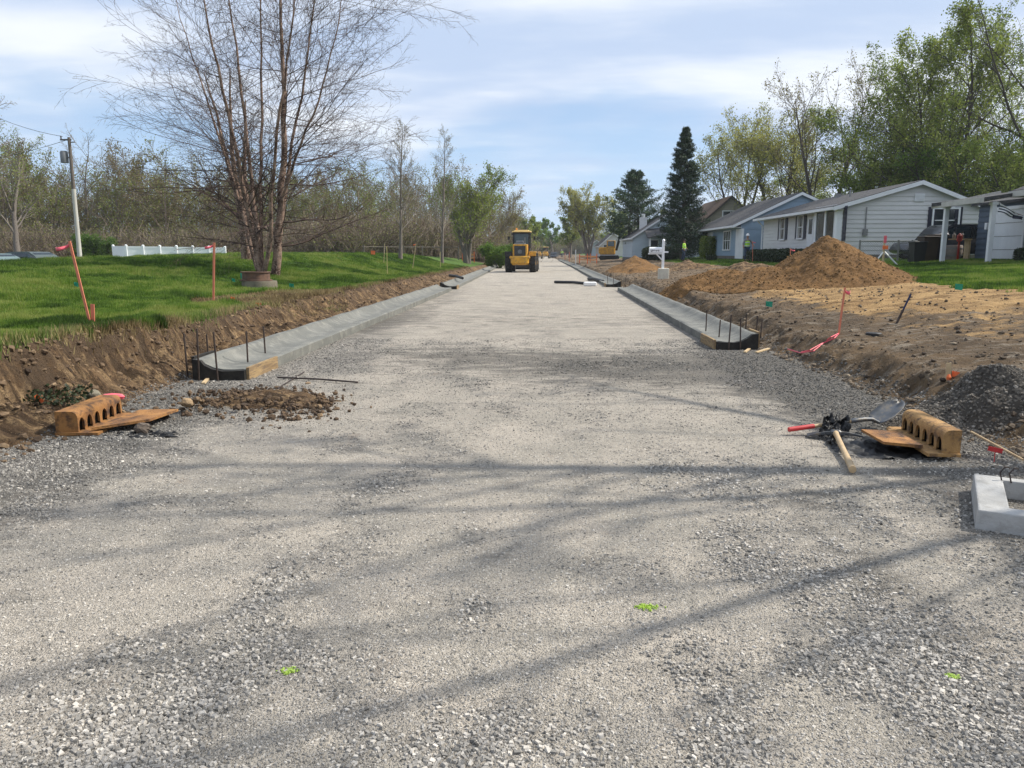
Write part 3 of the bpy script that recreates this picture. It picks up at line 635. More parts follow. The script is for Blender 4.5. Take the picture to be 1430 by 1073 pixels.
# --- right-hand trees
def clumpy(**k): return broad(**k)
T('maple_tree', 1400, 60, -130, 'huge olive-green tree at the right edge behind the blue house', broad(20, (30, 62), leafn=9, ls=.08, r=.32, t0=.12, n2=13, n3=9, sp=.22), m_barkd, LF_olive, 41, m_barkd)
T('maple_tree', 1310, 64, 20, 'wide olive-green tree with arching dark limbs behind the grey house ridge', broad(17, (25, 60), leafn=8, ls=.08, r=.26, stems=3, lean=.28, t0=.14, n2=12, n3=8, sp=.22), m_barkd, LF_olive, 42, m_barkd)
T('maple_tree', 1235, 72, 95, 'thinly leaved olive tree left of the wide dark-limbed tree', broad(14, (20, 50), leafn=6, ls=.08, r=.22, stems=3, lean=.25, t0=.14, n2=11, n3=7, sp=.18), m_barkd, LF_olive, 43, m_barkd)
T('maple_tree', 1150, 76, 90, 'tall sparse tree with reddish upper twigs above the grey roof', broad(13, (20, 45), leafn=2, ls=.08, r=.26, stems=2, lean=.15, t0=.3, n2=9, n3=6), m_barkd, LF_brown, 44, m_twigb)
T('poplar_tree', 1085, 84, 160, 'yellow-green forked tree above the blue garage roof', broad(13, (28, 58), leafn=7, ls=.085, r=.26, stems=3, lean=.24, t0=.3, lr=.66, n2=9, n3=7, sp=.25, trop=.05), m_barkd, LF_yel, 45, m_barkd)
T('poplar_tree', 1030, 90, 172, 'yellow-green tree with open limbs just right of the spruce', broad(12, (28, 60), leafn=7, ls=.085, r=.24, stems=3, lean=.34, t0=.32, lr=.66, n2=9, n3=7, sp=.25, trop=.05), m_barkd, LF_yel, 46, m_barkd)
T('budding_tree', 822, 135, 266, 'pale yellow budding tree with two slender trunks right of the road', broad(15, (22, 48), leafn=4, ls=.11, r=.24, stems=4, lean=.22, t0=.2, rm=.02, lr=.6), m_bark, LF_yel, 47, m_bark)
T('green_tree', 796, 165, 300, 'rounded green tree at the far right side of the road', broad(17, (30, 65), leafn=7, ls=.16, r=.3, t0=.15, rm=.025), m_bark, LF_olive, 48, m_bark)
T('green_tree', 772, 230, 308, 'distant green tree where the road ends', broad(16, (30, 65), leafn=7, ls=.2, r=.3, t0=.15, rm=.03), m_bark, LF_green, 49, m_bark)
T('green_tree', 752, 260, 318, 'distant blue-green tree directly above the far road end', broad(16, (30, 65), leafn=7, ls=.22, r=.3, t0=.15, rm=.03), m_bark, LF_olive, 50, m_bark)
T('green_tree', 858, 150, 300, 'olive tree filling the gap left of the pine', broad(16, (30, 60), leafn=7, ls=.15, r=.3, t0=.15, rm=.025), m_bark, LF_olive, 51, m_bark)
T('green_tree', 930, 120, 300, 'green tree low behind the pale house', broad(16, (30, 60), leafn=7, ls=.13, r=.3, t0=.15, rm=.02), m_bark, LF_yel, 52, m_bark)
for i, (px, Yd, tp, lf) in enumerate([(1180, 100, 205, LF_olive), (1250, 98, 170, LF_olive), (1330, 92, 130, LF_olive), (1385, 88, 100, LF_olive), (1440, 82, 80, LF_olive)]):
    T('backyard_tree', px, Yd, tp, ['low olive tree behind the grey roof', 'green tree deep behind the grey house ridge', 'olive tree deep behind the right end of the grey house', 'tall olive tree behind the carport', 'green tree behind the blue house at the right edge'][i],
      broad(16, (30, 62), leafn=6, ls=.10, r=.24, t0=.08, n2=9, n3=6, rm=.018, sp=.25), m_barkd, lf, 60 + i, m_barkd, group='trees in the back yards')

for i, (px, Yd, tp, lf) in enumerate([(1195, 66, 222, LF_olive), (1262, 68, 205, LF_olive), (1318, 62, 200, LF_green), (1372, 58, 190, LF_olive), (1425, 55, 180, LF_olive), (1118, 88, 232, LF_olive)]):
    T('backyard_tree', px, Yd, tp, ['short leafy tree peeping over the left of the grey gable', 'short leafy tree right behind the grey gable peak', 'short green tree over the right slope of the grey gable', 'short leafy tree above the carport roof', 'short leafy tree above the slate blue roof', 'short olive tree above the blue house ridge'][i],
      broad(16, (35, 70), leafn=6, ls=.075, r=.14, stems=3, lean=.3, t0=.08, n2=9, n3=6, rm=.014, sp=.25), m_barkd, lf, 160 + i, m_barkd, group='trees in the back yards')
# --- conifers
def conifer(name, base, h, rad, label, leaf, seed, droop, nw, nb, dens, ls, gap=0, curve=1.0, stems=1):
    r = np.random.default_rng(seed); root = empty(name, base, label, 'tree'); t = MB()
    for i in range(stems):
        ox = (i - (stems - 1) / 2) * 1.2; t.tube([(ox, 0, -.2), (ox * .9, 0, h * .4), (ox * .1, 0, h * .98)], [.2, .13, .02], 8)
    t.build('trunk', m_barkd, root, True)
    m = nw * nb; k = np.repeat(np.arange(nw), nb); fz = gap + (1 - gap) * ((k + .6 * r.random(m)) / nw) ** .95; az = r.random(m) * 6.283
    L = rad * (1 - fz) ** curve * (.7 + .5 * r.random(m)) + .12; z0 = fz * h
    K = 6; P = np.zeros((m, K, 3)); P[:, 0, 2] = z0; s = np.linspace(0, 1, K)
    for j in range(1, K):
        P[:, j, 0] = np.cos(az) * L * s[j]; P[:, j, 1] = np.sin(az) * L * s[j]; P[:, j, 2] = z0 + L * (droop * s[j] + (.28 - droop * .3) * s[j] ** 2)
    rr_ = np.maximum(.03 * (1 - s)[None] * np.ones((m, 1)), .006); v, f = tubes(P, rr_, 3)
    C, cr = spawn(r, P, rr_, dens, .12, 1, (35, 65), .38, .5, 3, -.02, .06, flat=1, rmin=.005)
    v2, f2, c = leafcloud(r, np.concatenate([C, P[:, 2:5]]), 12, ls, .045 + .008 * rad, .16)
    tt = np.clip(.45 + 1.0 * fbm(c[:, 0] * 1.2, c[:, 2] * 1.2 + c[:, 1], seed, 3) + .15 * r.standard_normal(len(c)), 0, 1)
    fm = np.concatenate([np.zeros(len(f), int), np.ones(len(f2), int)])
    mesh_np('crown', np.concatenate([v, v2]), [np.concatenate([f, f2 + len(v)])], [m_barkd, leaf], root, fmat=fm, attrs={'tint': np.concatenate([np.full(len(v), .5), np.repeat(tt, 4)])})
def C_(name, px, Yd, top, rad, label, **k):
    p = at(px, 353, Yd); b = Vector((p[0], p[1], hz(p[0], p[1]))); conifer(name, b, hgt(b, top), rad, label, **k)
C_('spruce_tree', 952, 72, 193, 2.7, 'tall narrow dark spruce with a pointed top', leaf=LF_need, seed=5, droop=-.05, nw=24, nb=12, dens=13, ls=.13, gap=.04, curve=.85)
C_('pine_tree', 884, 92, 247, 5.6, 'dark green pine with spreading upturned boughs left of the spruce', leaf=LF_pine, seed=6, droop=.15, nw=12, nb=9, dens=15, ls=.18, gap=.22, curve=.75, stems=2)

# --- bare shade tree standing just out of frame on the right: it throws the branch shadows on the gravel
sb = on(10.2, 6.3)
shade_spec = dict(big=2, r=.24, wob=.05, trunk=.8, lv=[
    dict(n=13, t0=.28, t1=.98, ang=(30, 62), ln=.62, rr=.40, K=9, trop=.025, jit=.09, rmin=.03),
    dict(n=8, t0=.2, t1=1, ang=(25, 50), ln=.5, rr=.5, K=6, trop=.02, jit=.11, rmin=.014),
    dict(n=6, t0=.25, t1=1, ang=(25, 55), ln=.5, rr=.6, K=4, trop=0, jit=.12, rmin=.007)], leaf=dict(n=3, s=.04, sp=.06))
tree('street_tree', sb, 'budding tree beside the near right verge, its twigs at the top right corner', 16, shade_spec, m_bark, LF_brown, seed=31, twig=m_twigb)
shade_spec['r'] = .06; shade_spec['stems'] = 4; shade_spec['lean'] = .08; shade_spec['lv'][0]['rmin'] = .02; shade_spec['lv'][0]['n'] = 18  # stems split and thinned so this unseen tree casts fainter shadows
tree('street_tree', on(13.5, .2), 'second budding verge tree, further back and unseen, stems thinned to soften its shadows', 17, shade_spec, m_bark, LF_brown, seed=33, twig=m_twigb)

# ================================================================== built objects
m_conc = M('new_concrete', (.165, .165, .147), (.115, .116, .104), 1.8, .8, .006, 30, c3=(.21, .205, .18), s3=5)
m_conc2 = M('precast_concrete', (.43, .425, .41), (.34, .335, .32), 4, .85, .006, 40, c3=(.32, .31, .29), s3=14)
m_oldconc = M('old_concrete', (.20, .18, .13), (.13, .115, .085), 5, .9, .01, 30)
m_ply = M('form_timber', (.36, .25, .12), (.19, .125, .065), 3, .8, .004, 30, stretch=(6, .6, 6), c3=(.14, .10, .07), s3=8)
m_blackform = M('dark_form_board', (.012, .011, .010), (.028, .025, .02), 12, .75, .004, 40)  # near-black board colour, slightly mottled
m_steel = M('rusty_steel', (.10, .075, .06), (.05, .04, .038), 20, .6, metal=.6)
m_rust = M('rusted_casting', (.36, .175, .055), (.21, .10, .038), 5, .85, .010, 50, c3=(.07, .04, .025), s3=11, lo=.4, hi=.6)
m_recess_shade = M('painted_recess_shade', (.004, .0035, .003), rough=1, spec=0)
m_rusty = M('yellow_rust_casting', (.44, .26, .10), (.28, .155, .06), 5, .85, .010, 50, c3=(.13, .08, .045), s3=13)
m_fabric = M('black_filter_fabric', (.010, .010, .011), (.02, .02, .02), 6, .55, .006, 18)
m_wood = M('handle_wood', (.52, .38, .22), (.38, .27, .15), 5, .6, .001, stretch=(1, 1, 1))
m_red = M('red_paint', (.62, .05, .05), (.45, .04, .04), 8, .45)
m_iron = M('shovel_steel', (.13, .14, .155), (.08, .085, .09), 8, .5, metal=.5, c3=(.22, .19, .15), s3=12)
m_pink = M('pink_marking', (.85, .16, .20), (.72, .11, .15), 9, .6)
m_orange = M('orange_marking', (.85, .20, .06), (.75, .15, .05), 9, .6)
m_lath = M('pink_washed_lath', (.72, .22, .13), (.60, .20, .12), 9, .7)
m_lathw = M('raw_lath', (.58, .44, .26), (.48, .35, .2), 9, .7)
m_lathy = M('yellow_lath', (.66, .55, .25), (.60, .48, .2), 9, .7)
m_green = M('green_flag_plastic', (.01, .28, .17), (.01, .22, .13), 8, .5)
m_white = M('white_paint', (.80, .80, .79), (.74, .74, .73), 3, .5)
m_vinyl = M('white_vinyl', (.86, .87, .89), (.82, .83, .85), 2, .4)
m_lime = M('lime_paint', (.34, .50, .05), (.26, .36, .09), 30, .8)
m_blue = M('dark_blue_pipe', (.012, .02, .07), rough=.4)
m_rock = M('field_rock', (.15, .12, .095), (.09, .07, .055), 9, .9, .01, 30)
m_sand = ground_mat('moist_sand', lambda k: (k.L.new(k.mix(k.rng(k.noise(5, 5, .7), .56, .68), k.mix(k.rng(k.noise(1.2, 5, .65), .35, .65), (.26, .142, .054), (.17, .092, .036)), (.085, .048, .02)), k.b.inputs['Base Color']), k.L.new(k.bump(k.noise(30, 5, .8), .03, k.bump(k.noise(7, 7, .75), .09)), k.b.inputs['Normal'])))
m_grav2 = M_attr('dark_gravel', [(.055, .047, .038), (.105, .092, .076), (.17, .15, .125), (.27, .245, .21)], .9)

# ------------------------------------------------------------------ kerbs
def kerb(name, pts, outer, label, lift=0.0, w=.66):
    """pts: gutter-side line [(x,y)], outer = -1 when the back lies at -x"""
    prof = [(0, -.06), (0, .125), (.03, .14), (.14, .128), (.28, .125), (.40, .15), (.50, .20), (w - .10, .25), (w - .02, .262), (w, .25), (w, -.06)]
    yy = [p[1] for p in pts]; n = 60; Yk = np.exp(np.linspace(math.log(yy[0]), math.log(yy[-1]), n)); Xk = np.interp(Yk, yy, [p[0] for p in pts])
    m = MB(); k = len(prof); vs = []
    for i in range(n):
        for j, (u, z) in enumerate(prof):
            e = .006 * math.sin(Yk[i] * 3.1 + j) if 2 <= j <= 8 else 0
            vs.append((Xk[i] + outer * u, Yk[i], z + lift + e))
    fs = [(i * k + j, i * k + (j + 1) % k, (i + 1) * k + (j + 1) % k, (i + 1) * k + j) for i in range(n - 1) for j in range(k)]
    fs += [tuple(range(k)), tuple((n - 1) * k + j for j in range(k))]
    m.add(vs, fs); o = m.build(name, m_conc, None, True); tag(o, label, 'kerb', kind='structure'); return o
LY = hit(330, 536).y; 
lk = [tuple(hit(330, 536))[:2], tuple(hit(633, 405))[:2]]
print('left kerb', lk)
lk = [(-3.62, 9.25), (-3.66, 31.8)]
kerb('kerb', lk, -1, 'smooth new concrete kerb along the left bank', w=.64)
kerb('kerb', [(-3.62, 33.2), (-3.9, 50), (-4.3, 72), (-4.9, 110), (-5.4, 160)], -1, 'further stretch of new kerb left of the loader', w=.64)
rk = [tuple(hit(1000, 487))[:2], tuple(hit(856, 402))[:2]]; print('right kerb', rk)
rk = [(2.86, 12.55), (3.20, 32.3)]
kerb('kerb', rk, 1, 'near new concrete kerb along the right side')
kerb('kerb', [(3.0, 35.5), (3.35, 80), (3.6, 160)], 1, 'far new kerb along the right side')
def formwork(px_y, x0, outer, label, n0=.66, Lb=1.05, Lo=.6):
    r = empty('kerb_formwork', (x0, px_y, 0), label, 'formwork')
    m = MB(); m.box((-outer * .022, Lb / 2, .06), (.036, Lb, .19)); m.build('side_board', m_ply, r)
    m = MB(); p = [(0, -.05), (0, .125), (.14, .118), (.28, .115), (.40, .14), (.50, .19), (n0 - .1, .245), (n0, .262), (n0, -.05)]
    m.prism([(outer * u, z) for u, z in p], 'y', -.055, -.003); m.build('end_board', m_blackform, r)
    m = MB(); m.box((outer * (n0 + .022), Lo / 2 + .02, .10), (.036, Lo, .37)); m.build('back_board', m_blackform if outer < 0 else m_ply, r)
    return r
formwork(9.25, -3.62, -1, 'timber and dark end boards closing the near end of the left kerb', n0=.64)
formwork(12.55, 2.86, 1, 'timber and dark end boards closing the near end of the right kerb')
formwork(35.5, 3.0, 1, 'dark end boards at the near end of the far right kerb', Lb=.8)
formwork(33.2, -3.62, -1, 'dark end boards at the break in the left kerb', Lb=.8)
ORD = ['first', 'second', 'third', 'fourth', 'fifth', 'sixth', 'seventh', 'eighth', 'ninth', 'tenth']
def steel_stake(px, pyb, pyt, Y, i, where, group):
    b = at(px, pyb, Y); t = at(px + .0, pyt, Y); ln = (RNG.random() - .5) * .05
    z0 = hz(b[0], b[1]) - .1
    m = MB(); m.tube([(0, 0, z0 - b[2]), (ln, .0, t[2] - b[2])], .0115, 7)
    o = m.build('form_stake', m_steel); o.location = b; tag(o, f'thin rusty steel form stake, {ORD[i]} from the left {where}', 'stake', group)
for i, (px, yb, yt, Y) in enumerate([(262, 520, 466, 9.35), (278, 536, 459, 9.16), (291, 500, 467, 10.2), (305, 536, 464, 9.16), (347, 526, 463, 9.9), (372, 515, 456, 10.8)]):
    steel_stake(px, yb, yt, Y, i, 'at the left kerb end', 'steel stakes round the left kerb end')
for i, (px, yb, yt, Y) in enumerate([(985, 472, 433, 14.2), (1003, 478, 447, 13.2), (1017, 486, 440, 12.46), (1034, 487, 445, 12.46), (1041, 470, 438, 13.9), (1054, 486, 441, 12.9), (1061, 480, 446, 13.4)]):
    steel_stake(px, yb, yt, Y, i, 'at the near right kerb end', 'steel stakes round the near right kerb end')
for i, (px, yb, yt, Y) in enumerate([(849, 394, 384, 36.0), (857, 396, 386, 35.4), (873, 398, 388, 33.5)]):
    steel_stake(px, yb, yt, Y, i, 'at the far right kerb break', 'steel stakes at the far right kerb break')

# ------------------------------------------------------------------ storm inlets
def inlet(loc, rz, L, h, d, n, mat, label, pinkcap=False):
    r = empty('storm_inlet', loc, label, 'storm inlet', rz=rz)
    # hood: long box, rounded front top edge, n arched openings cut in the front face (+x)
    r0 = .055; prof = [(-d, 0), (-d, h), (-r0 * 1.2, h)] + [(-r0 + r0 * math.sin(a), h - r0 + r0 * math.cos(a)) for a in np.linspace(.2, math.pi / 2, 5)]
    m = MB()
    # shell with real arched openings: front face built as strips between arches
    aw = L / (n + .35) * .70; ah0 = h * .29; gap = L / n
    yc = [-L / 2 + gap * (i + .5) for i in range(n)]
    # back, top, ends
    P2 = prof; zt = h - r0
    for i in range(len(P2) - 1): m.quad((P2[i][0], -L / 2, P2[i][1]), (P2[i + 1][0], -L / 2, P2[i + 1][1]), (P2[i + 1][0], L / 2, P2[i + 1][1]), (P2[i][0], L / 2, P2[i][1]))
    for sy in (-1, 1): m.add([(x, sy * L / 2, z) for x, z in P2] + [(0, sy * L / 2, 0)], [tuple(range(len(P2) + 1))])
    seg = 8
    for i, c in enumerate(yc):
        a = aw / 2; arch = [(c - a, 0.015), (c - a, ah0)] + [(c - a * math.cos(t), ah0 + a * 1.45 * math.sin(t)) for t in np.linspace(0, math.pi, seg + 1)[1:-1]] + [(c + a, ah0), (c + a, 0.015)]
        L0, L1 = c - gap / 2, c + gap / 2
        m.quad((0, L0, 0), (0, c - a, 0.0), (0, c - a, ah0), (0, L0, ah0)); m.quad((0, c + a, 0), (0, L1, 0), (0, L1, ah0), (0, c + a, ah0))
        up_ = arch[1:-1]; k = len(up_)
        for j in range(k - 1):
            ya, za = up_[j]; yb, zb = up_[j + 1]
            ta = L0 + (L1 - L0) * j / (k - 1); tb = L0 + (L1 - L0) * (j + 1) / (k - 1)
            m.quad((0, ya, za), (0, yb, zb), (0, tb, zt), (0, ta, zt))
        m.add([(0, L0, ah0), (0, c - a, ah0), (0, L0, zt)], [(0, 1, 2)]); m.add([(0, L1, ah0), (0, c + a, ah0), (0, L1, zt)], [(0, 1, 2)])
        for j in range(len(arch) - 1):     # reveal thickness
            ya, za = arch[j]; yb, zb = arch[j + 1]; m.quad((0, ya, za), (0, yb, zb), (-.03, yb, zb), (-.03, ya, za))
    m.build('hood', mat, r)
    m = MB(); m.box((-d * .5 - .004, 0, h * .44), (d - .03, L * .98, h * .80)); m.build('throat_shade', m_recess_shade, r)  # black block paints the shade inside the hood behind the arches
    m = MB(); m.box((-.01, 0, -.012), (d * 2 - .02, L + .04, .024)); m.build('base_flange', mat, r)
    return r
IL = hit(128, 600); print('inlet L', IL)
il = inlet((-3.98, 6.70, .03), R(4), .80, .18, .19, 6, m_rust, 'rusty orange curb inlet hood with six arches lying at the left bank foot')
m = MB(); m.lathe([(.0, -.06), (.1, -.045), (.115, 0), (.09, .04), (0, .06)], (-.10, .45, .15), 14); o = m.build('paint_mark', m_pink, il, True); o.scale = (1, .35, .55); o.location = (0, .30, .07)
m = MB(); m.add([(.1, -.38, .035), (.50, -.16, .06), (.56, .34, .05), (.16, .42, .03), (.1, -.38, .012), (.50, -.16, .038), (.56, .34, .028), (.16, .42, .01)], [(0, 1, 2, 3), (7, 6, 5, 4), (0, 4, 5, 1), (1, 5, 6, 2), (2, 6, 7, 3), (3, 7, 4, 0)])
g_ = m.build('grate_plate', m_rust, il)
ir = inlet((3.10, 6.22, .04), math.pi - R(4), .80, .18, .13, 6, m_rusty, 'yellow-brown curb inlet hood with arches among black fabric on the right')
m = MB(); m.add([(.10, -.22, .03), (.40, -.20, .04), (.38, .26, .045), (.1, .30, .035), (.10, -.22, .01), (.40, -.20, .02), (.38, .26, .025), (.1, .30, .01)], [(0, 1, 2, 3), (7, 6, 5, 4), (0, 4, 5, 1), (1, 5, 6, 2), (2, 6, 7, 3), (3, 7, 4, 0)])
m.build('grate_plate', m_rust, ir)
m = MB(); m.box((-.06, -.44, -.03), (.30, .12, .07), bev=.01); m.build('casting_foot', m_rusty, ir)
def cloth(name, loc, pts, label, seed, fo=.16):
    """crumpled fabric: grid over a quad with strong folds"""
    r = np.random.default_rng(seed); n = 26; u, v = np.meshgrid(np.linspace(0, 1, n), np.linspace(0, 1, n)); a, b, c, d = [np.array(p, float) for p in pts]
    Pq = (a * ((1 - u) * (1 - v))[..., None] + b * (u * (1 - v))[..., None] + c * (u * v)[..., None] + d * ((1 - u) * v)[..., None])
    fold = np.abs(fbm(u * 5, v * 5, seed, 4)) * fo + .06 * fbm(u * 14, v * 14, seed + 1, 2); Pq[..., 2] += fold; Pq[..., 0] += .09 * fbm(u * 6, v * 6, seed + 2, 3); Pq[..., 1] += .12 * fbm(u * 6, v * 6, seed + 3, 3)
    i = (np.arange(n - 1)[:, None] * n + np.arange(n - 1)[None]).ravel(); f = np.stack([i, i + 1, i + n + 1, i + n], 1)
    o = mesh_np(name, Pq.reshape(-1, 3), [f], m_fabric, None, True); o.location = loc; s = o.modifiers.new('t', 'SOLIDIFY'); s.thickness = .004; tag(o, label, 'fabric'); return o
cloth('filter_fabric', (2.70, 6.12, -.045), [(-.32, -.12, .0), (.42, -.36, .0), (.36, .40, .01), (-.26, .42, .02)], 'crumpled black filter fabric beneath the right inlet grate', 5, .13)
cloth('filter_fabric', (2.52, 6.62, -.02), [(-.12, -.04, .0), (.14, -.06, .0), (.16, .08, .12), (.0, .10, .14)], 'upright scrap of black fabric behind the shovel blade', 9)
cloth('filter_fabric', (-3.42, 6.40, -.03), [(-.30, -.22, .0), (.32, -.12, .0), (.34, .02, .01), (-.2, .02, .01)], 'black filter fabric poking out under the left inlet plate', 15)
def blob(name, loc, rad, mat, label, cat, seed, sub=3, sc=(1, 1, .75)):
    import bmesh
    bm = bmesh.new(); bmesh.ops.create_icosphere(bm, subdivisions=sub, radius=rad); v = np.array([q.co for q in bm.verts]); q = v / rad
    k = 1 + .55 * fbm(q[:, 0] * 1.4 + seed, q[:, 1] * 1.4 + q[:, 2] * 1.7, seed, 3) + .15 * fbm(q[:, 0] * 5, q[:, 1] * 5 + q[:, 2] * 4, seed + 1, 2)
    for vv, kk in zip(bm.verts, k): vv.co = Vector((vv.co.x * kk * sc[0], vv.co.y * kk * sc[1], vv.co.z * kk * sc[2]))
    me = bpy.data.meshes.new(name); bm.to_mesh(me); bm.free(); me.materials.append(mat); o = bpy.data.objects.new(name, me); COL.objects.link(o); o.location = loc
    return tag(o, label, cat)
blob('rock', hit(200, 605) + Vector((0, 0, .04)), .07, m_rock, 'round brown rock at the corner of the left inlet plate', 'rock', 3)
blob('rock', hit(262, 577) + Vector((0, 0, .10)), .06, M('pale_clay', (.36, .25, .14), (.24, .17, .10), 9, .95, .02), 'pale tan clay lump on the heap of clods', 'rock', 4)
blob('rock', hit(131, 556) + Vector((0, 0, .02)), .07, m_oldconc, 'pale stone on the bank just above the left inlet', 'rock', 6)

# clod heap across the road by the left kerb end
heap_args = None
r_ = np.random.default_rng(91); n = 4200; u = r_.random(n); cx_ = lp(u, [0, 1], [-3.55, -2.1]) + .16 * r_.standard_normal(n); cy_ = 7.75 + .35 * r_.standard_normal(n) + .25 * np.sin(u * 5)
env = np.exp(-((cy_ - 7.8) / .42) ** 2) * lp(u, [0, .3, .6, 1], [.13, .15, .11, .03]); P = np.stack([cx_, cy_, H(cx_, cy_) + env * .75 * r_.random(n)], 1)
sz = .006 + .07 * r_.random(n) ** 8; P[:, 1] += .1 * r_.standard_normal(n); o = rocks('clod_heap', P, sz, m_clod, np.clip(.30 + .25 * r_.standard_normal(n), 0, 1), seed=92, flat=.85)
o['k'] = 0; del o['k']; tag(o, 'low heap of dark brown earth clods in front of the left kerb end', 'clods', kind='stuff')

def tool_frame(p0, p1):
    return Vector(p0), Vector(p1)
a, b = hit(1101, 608) + Vector((0, 0, .05)), hit(1222, 604) + Vector((0, 0, .13))
s = empty('shovel', a, 'long-handled shovel with a red grip and dark blade near the right inlet', 'shovel')
d = (b - a); L = d.length; dn = d.normalized()
m = MB(); m.tube([dn * .0, dn * (L * .28)], .021, 10); m.build('grip', m_red, s, True)
m = MB(); m.tube([dn * (L * .28), dn * (L * .72)], .017, 10); m.build('shaft', m_wood, s, True)
m = MB(); side = dn.cross(Vector((0, 0, 1))).normalized()
m.tube([dn * (L * .70), dn * (L * .86), dn * (L * .95) + Vector((0, 0, -.01)), dn * (L * 1.04) + Vector((0, 0, -.05))], [.021, .02, .018, .012], 10); m.build('socket', m_iron, s, True)
bd = (dn * .93 + Vector((0, .34, 0))).normalized(); sd = bd.cross(Vector((0, 0, 1))).normalized(); nu = 12; vs = []; up2 = Vector((0, 0, 1))
for i in range(nu):
    t = i / (nu - 1); w = .115 * (1 if t < .45 else math.sqrt(max(0, 1 - ((t - .45) / .56) ** 2))) * (.82 + .18 * min(1, t * 6)); 
    for j in range(7): q = j / 3 - 1; vs.append(dn * (L * 1.02) + bd * (t * .30) + sd * (w * q) + up2 * (-.05 + .13 * t + .035 * q * q))
fs = [(i * 7 + j, i * 7 + j + 1, (i + 1) * 7 + j + 1, (i + 1) * 7 + j) for i in range(nu - 1) for j in range(6)]
m = MB(); m.add(vs, fs); o = m.build('blade', m_iron, s, True); o.modifiers.new('t', 'SOLIDIFY').thickness = .004
# mattock
a, b = hit(1190, 664) + Vector((0, 0, .04)), hit(1166, 616) + Vector((0, 0, .07))
s = empty('mattock', a, 'wooden-handled mattock lying with its handle toward the camera', 'mattock'); d = b - a; dn = d.normalized()
m = MB(); m.tube([Vector(), d * .5, d * .9, d * 1.04], [.026, .021, .022, .028], 10); m.build('handle', m_wood, s, True)
hx = dn.cross(Vector((0, 0, 1))).normalized(); hx = hx if hx.x > 0 else -hx; hx = (hx + Vector((0, .1, 0))).normalized(); c = d * 1.0
m = MB(); m.box(c, (.09, .06, .055), rz=math.atan2(hx.y, hx.x), bev=.012)
nrm = dn
def bladeq(sgn, Ls, w0, w1, t0_, drop):
    p = []; k = 6
    for i in range(k):
        t = i / (k - 1); w = w0 + (w1 - w0) * t; th = t0_ * (1 - .75 * t); q = c + hx * (sgn * (.04 + Ls * t)) + Vector((0, 0, -drop * t * t))
        for a_, b_ in ((-1, -1), (1, -1), (1, 1), (-1, 1)): p.append(q + nrm * (a_ * w) + Vector((0, 0, b_ * th)))
    f = [(i * 4 + j, i * 4 + (j + 1) % 4, i * 4 + 4 + (j + 1) % 4, i * 4 + 4 + j) for i in range(k - 1) for j in range(4)] + [(3, 2, 1, 0), (20, 21, 22, 23)]
    m.add(p, f)
bladeq(-1, .19, .022, .055, .014, .03); bladeq(1, .22, .018, .010, .016, .035); m.build('head', m_iron, s)

# ------------------------------------------------------------------ precast concrete frame
c0 = hit(1361, 741); r = empty('concrete_frame', (c0.x, c0.y, 0), 'pale precast concrete square frame lying on the gravel at right', 'concrete frame', rz=R(-27)); print('frame', c0)
W, D, h, rim = 1.15, .84, .12, .165
o_ = [(0, 0), (W, 0), (W, D), (0, D)]; i_ = [(rim, rim * .8), (W - rim, rim * .8), (W - rim, D - rim * .55), (rim, D - rim * .55)]
vs = [(x, y, 0) for x, y in o_] + [(x + (.008 if x == 0 else -.008), y + (.008 if y == 0 else -.008), h) for x, y in o_] + [(x, y, h) for x, y in i_] + [(x, y, 0) for x, y in i_]
fs = []
for j in range(4): k = (j + 1) % 4; fs += [(j, k, 4 + k, 4 + j), (4 + j, 4 + k, 8 + k, 8 + j), (8 + j, 8 + k, 12 + k, 12 + j), (12 + j, 12 + k, k, j)]
m = MB(); m.add(vs, fs); o = m.build('ring', m_conc2, r); bv = o.modifiers.new('b', 'BEVEL'); bv.width = .008; bv.segments = 2
m = MB()
for dx in (0, .05): m.tube([(.16 + dx, .74, h - .01), (.145 + dx, .745, h + .05), (.17 + dx, .76, h + .085), (.195 + dx, .765, h + .08)], .005, 6)
m.build('lifting_wire', m_steel, r)
tp = hit(1388, 647); m = MB(); m.box((0, 0, .10), (.11, .004, .035), ry=.2); m.tube([(0, 0, 0), (0, 0, .12)], .003, 5); o = m.build('marker_flag', m_red); o.location = tp; tag(o, 'small torn red marker flag behind the concrete frame', 'flag')

# ------------------------------------------------------------------ manhole riser
mb_ = hit(363, 403); print('riser', mb_)
r = empty('manhole_riser', mb_, 'round concrete manhole riser with a rusty iron ring under the birch', 'manhole')
m = MB(); m.lathe([(.47, -.25), (.47, .16), (.46, .20), (.3, .20)], n=28); m.build('concrete_ring', m_oldconc, r, True)
m = MB(); m.lathe([(.43, .203), (.43, .235), (.37, .24), (.37, .42), (.40, .425), (.40, .45), (.30, .45), (.30, .43)], (-.09, 0, 0), 24); m.build('iron_ring', M('brown_iron', (.15, .085, .055), (.09, .055, .04), 6, .8, .004, 40), r, True)

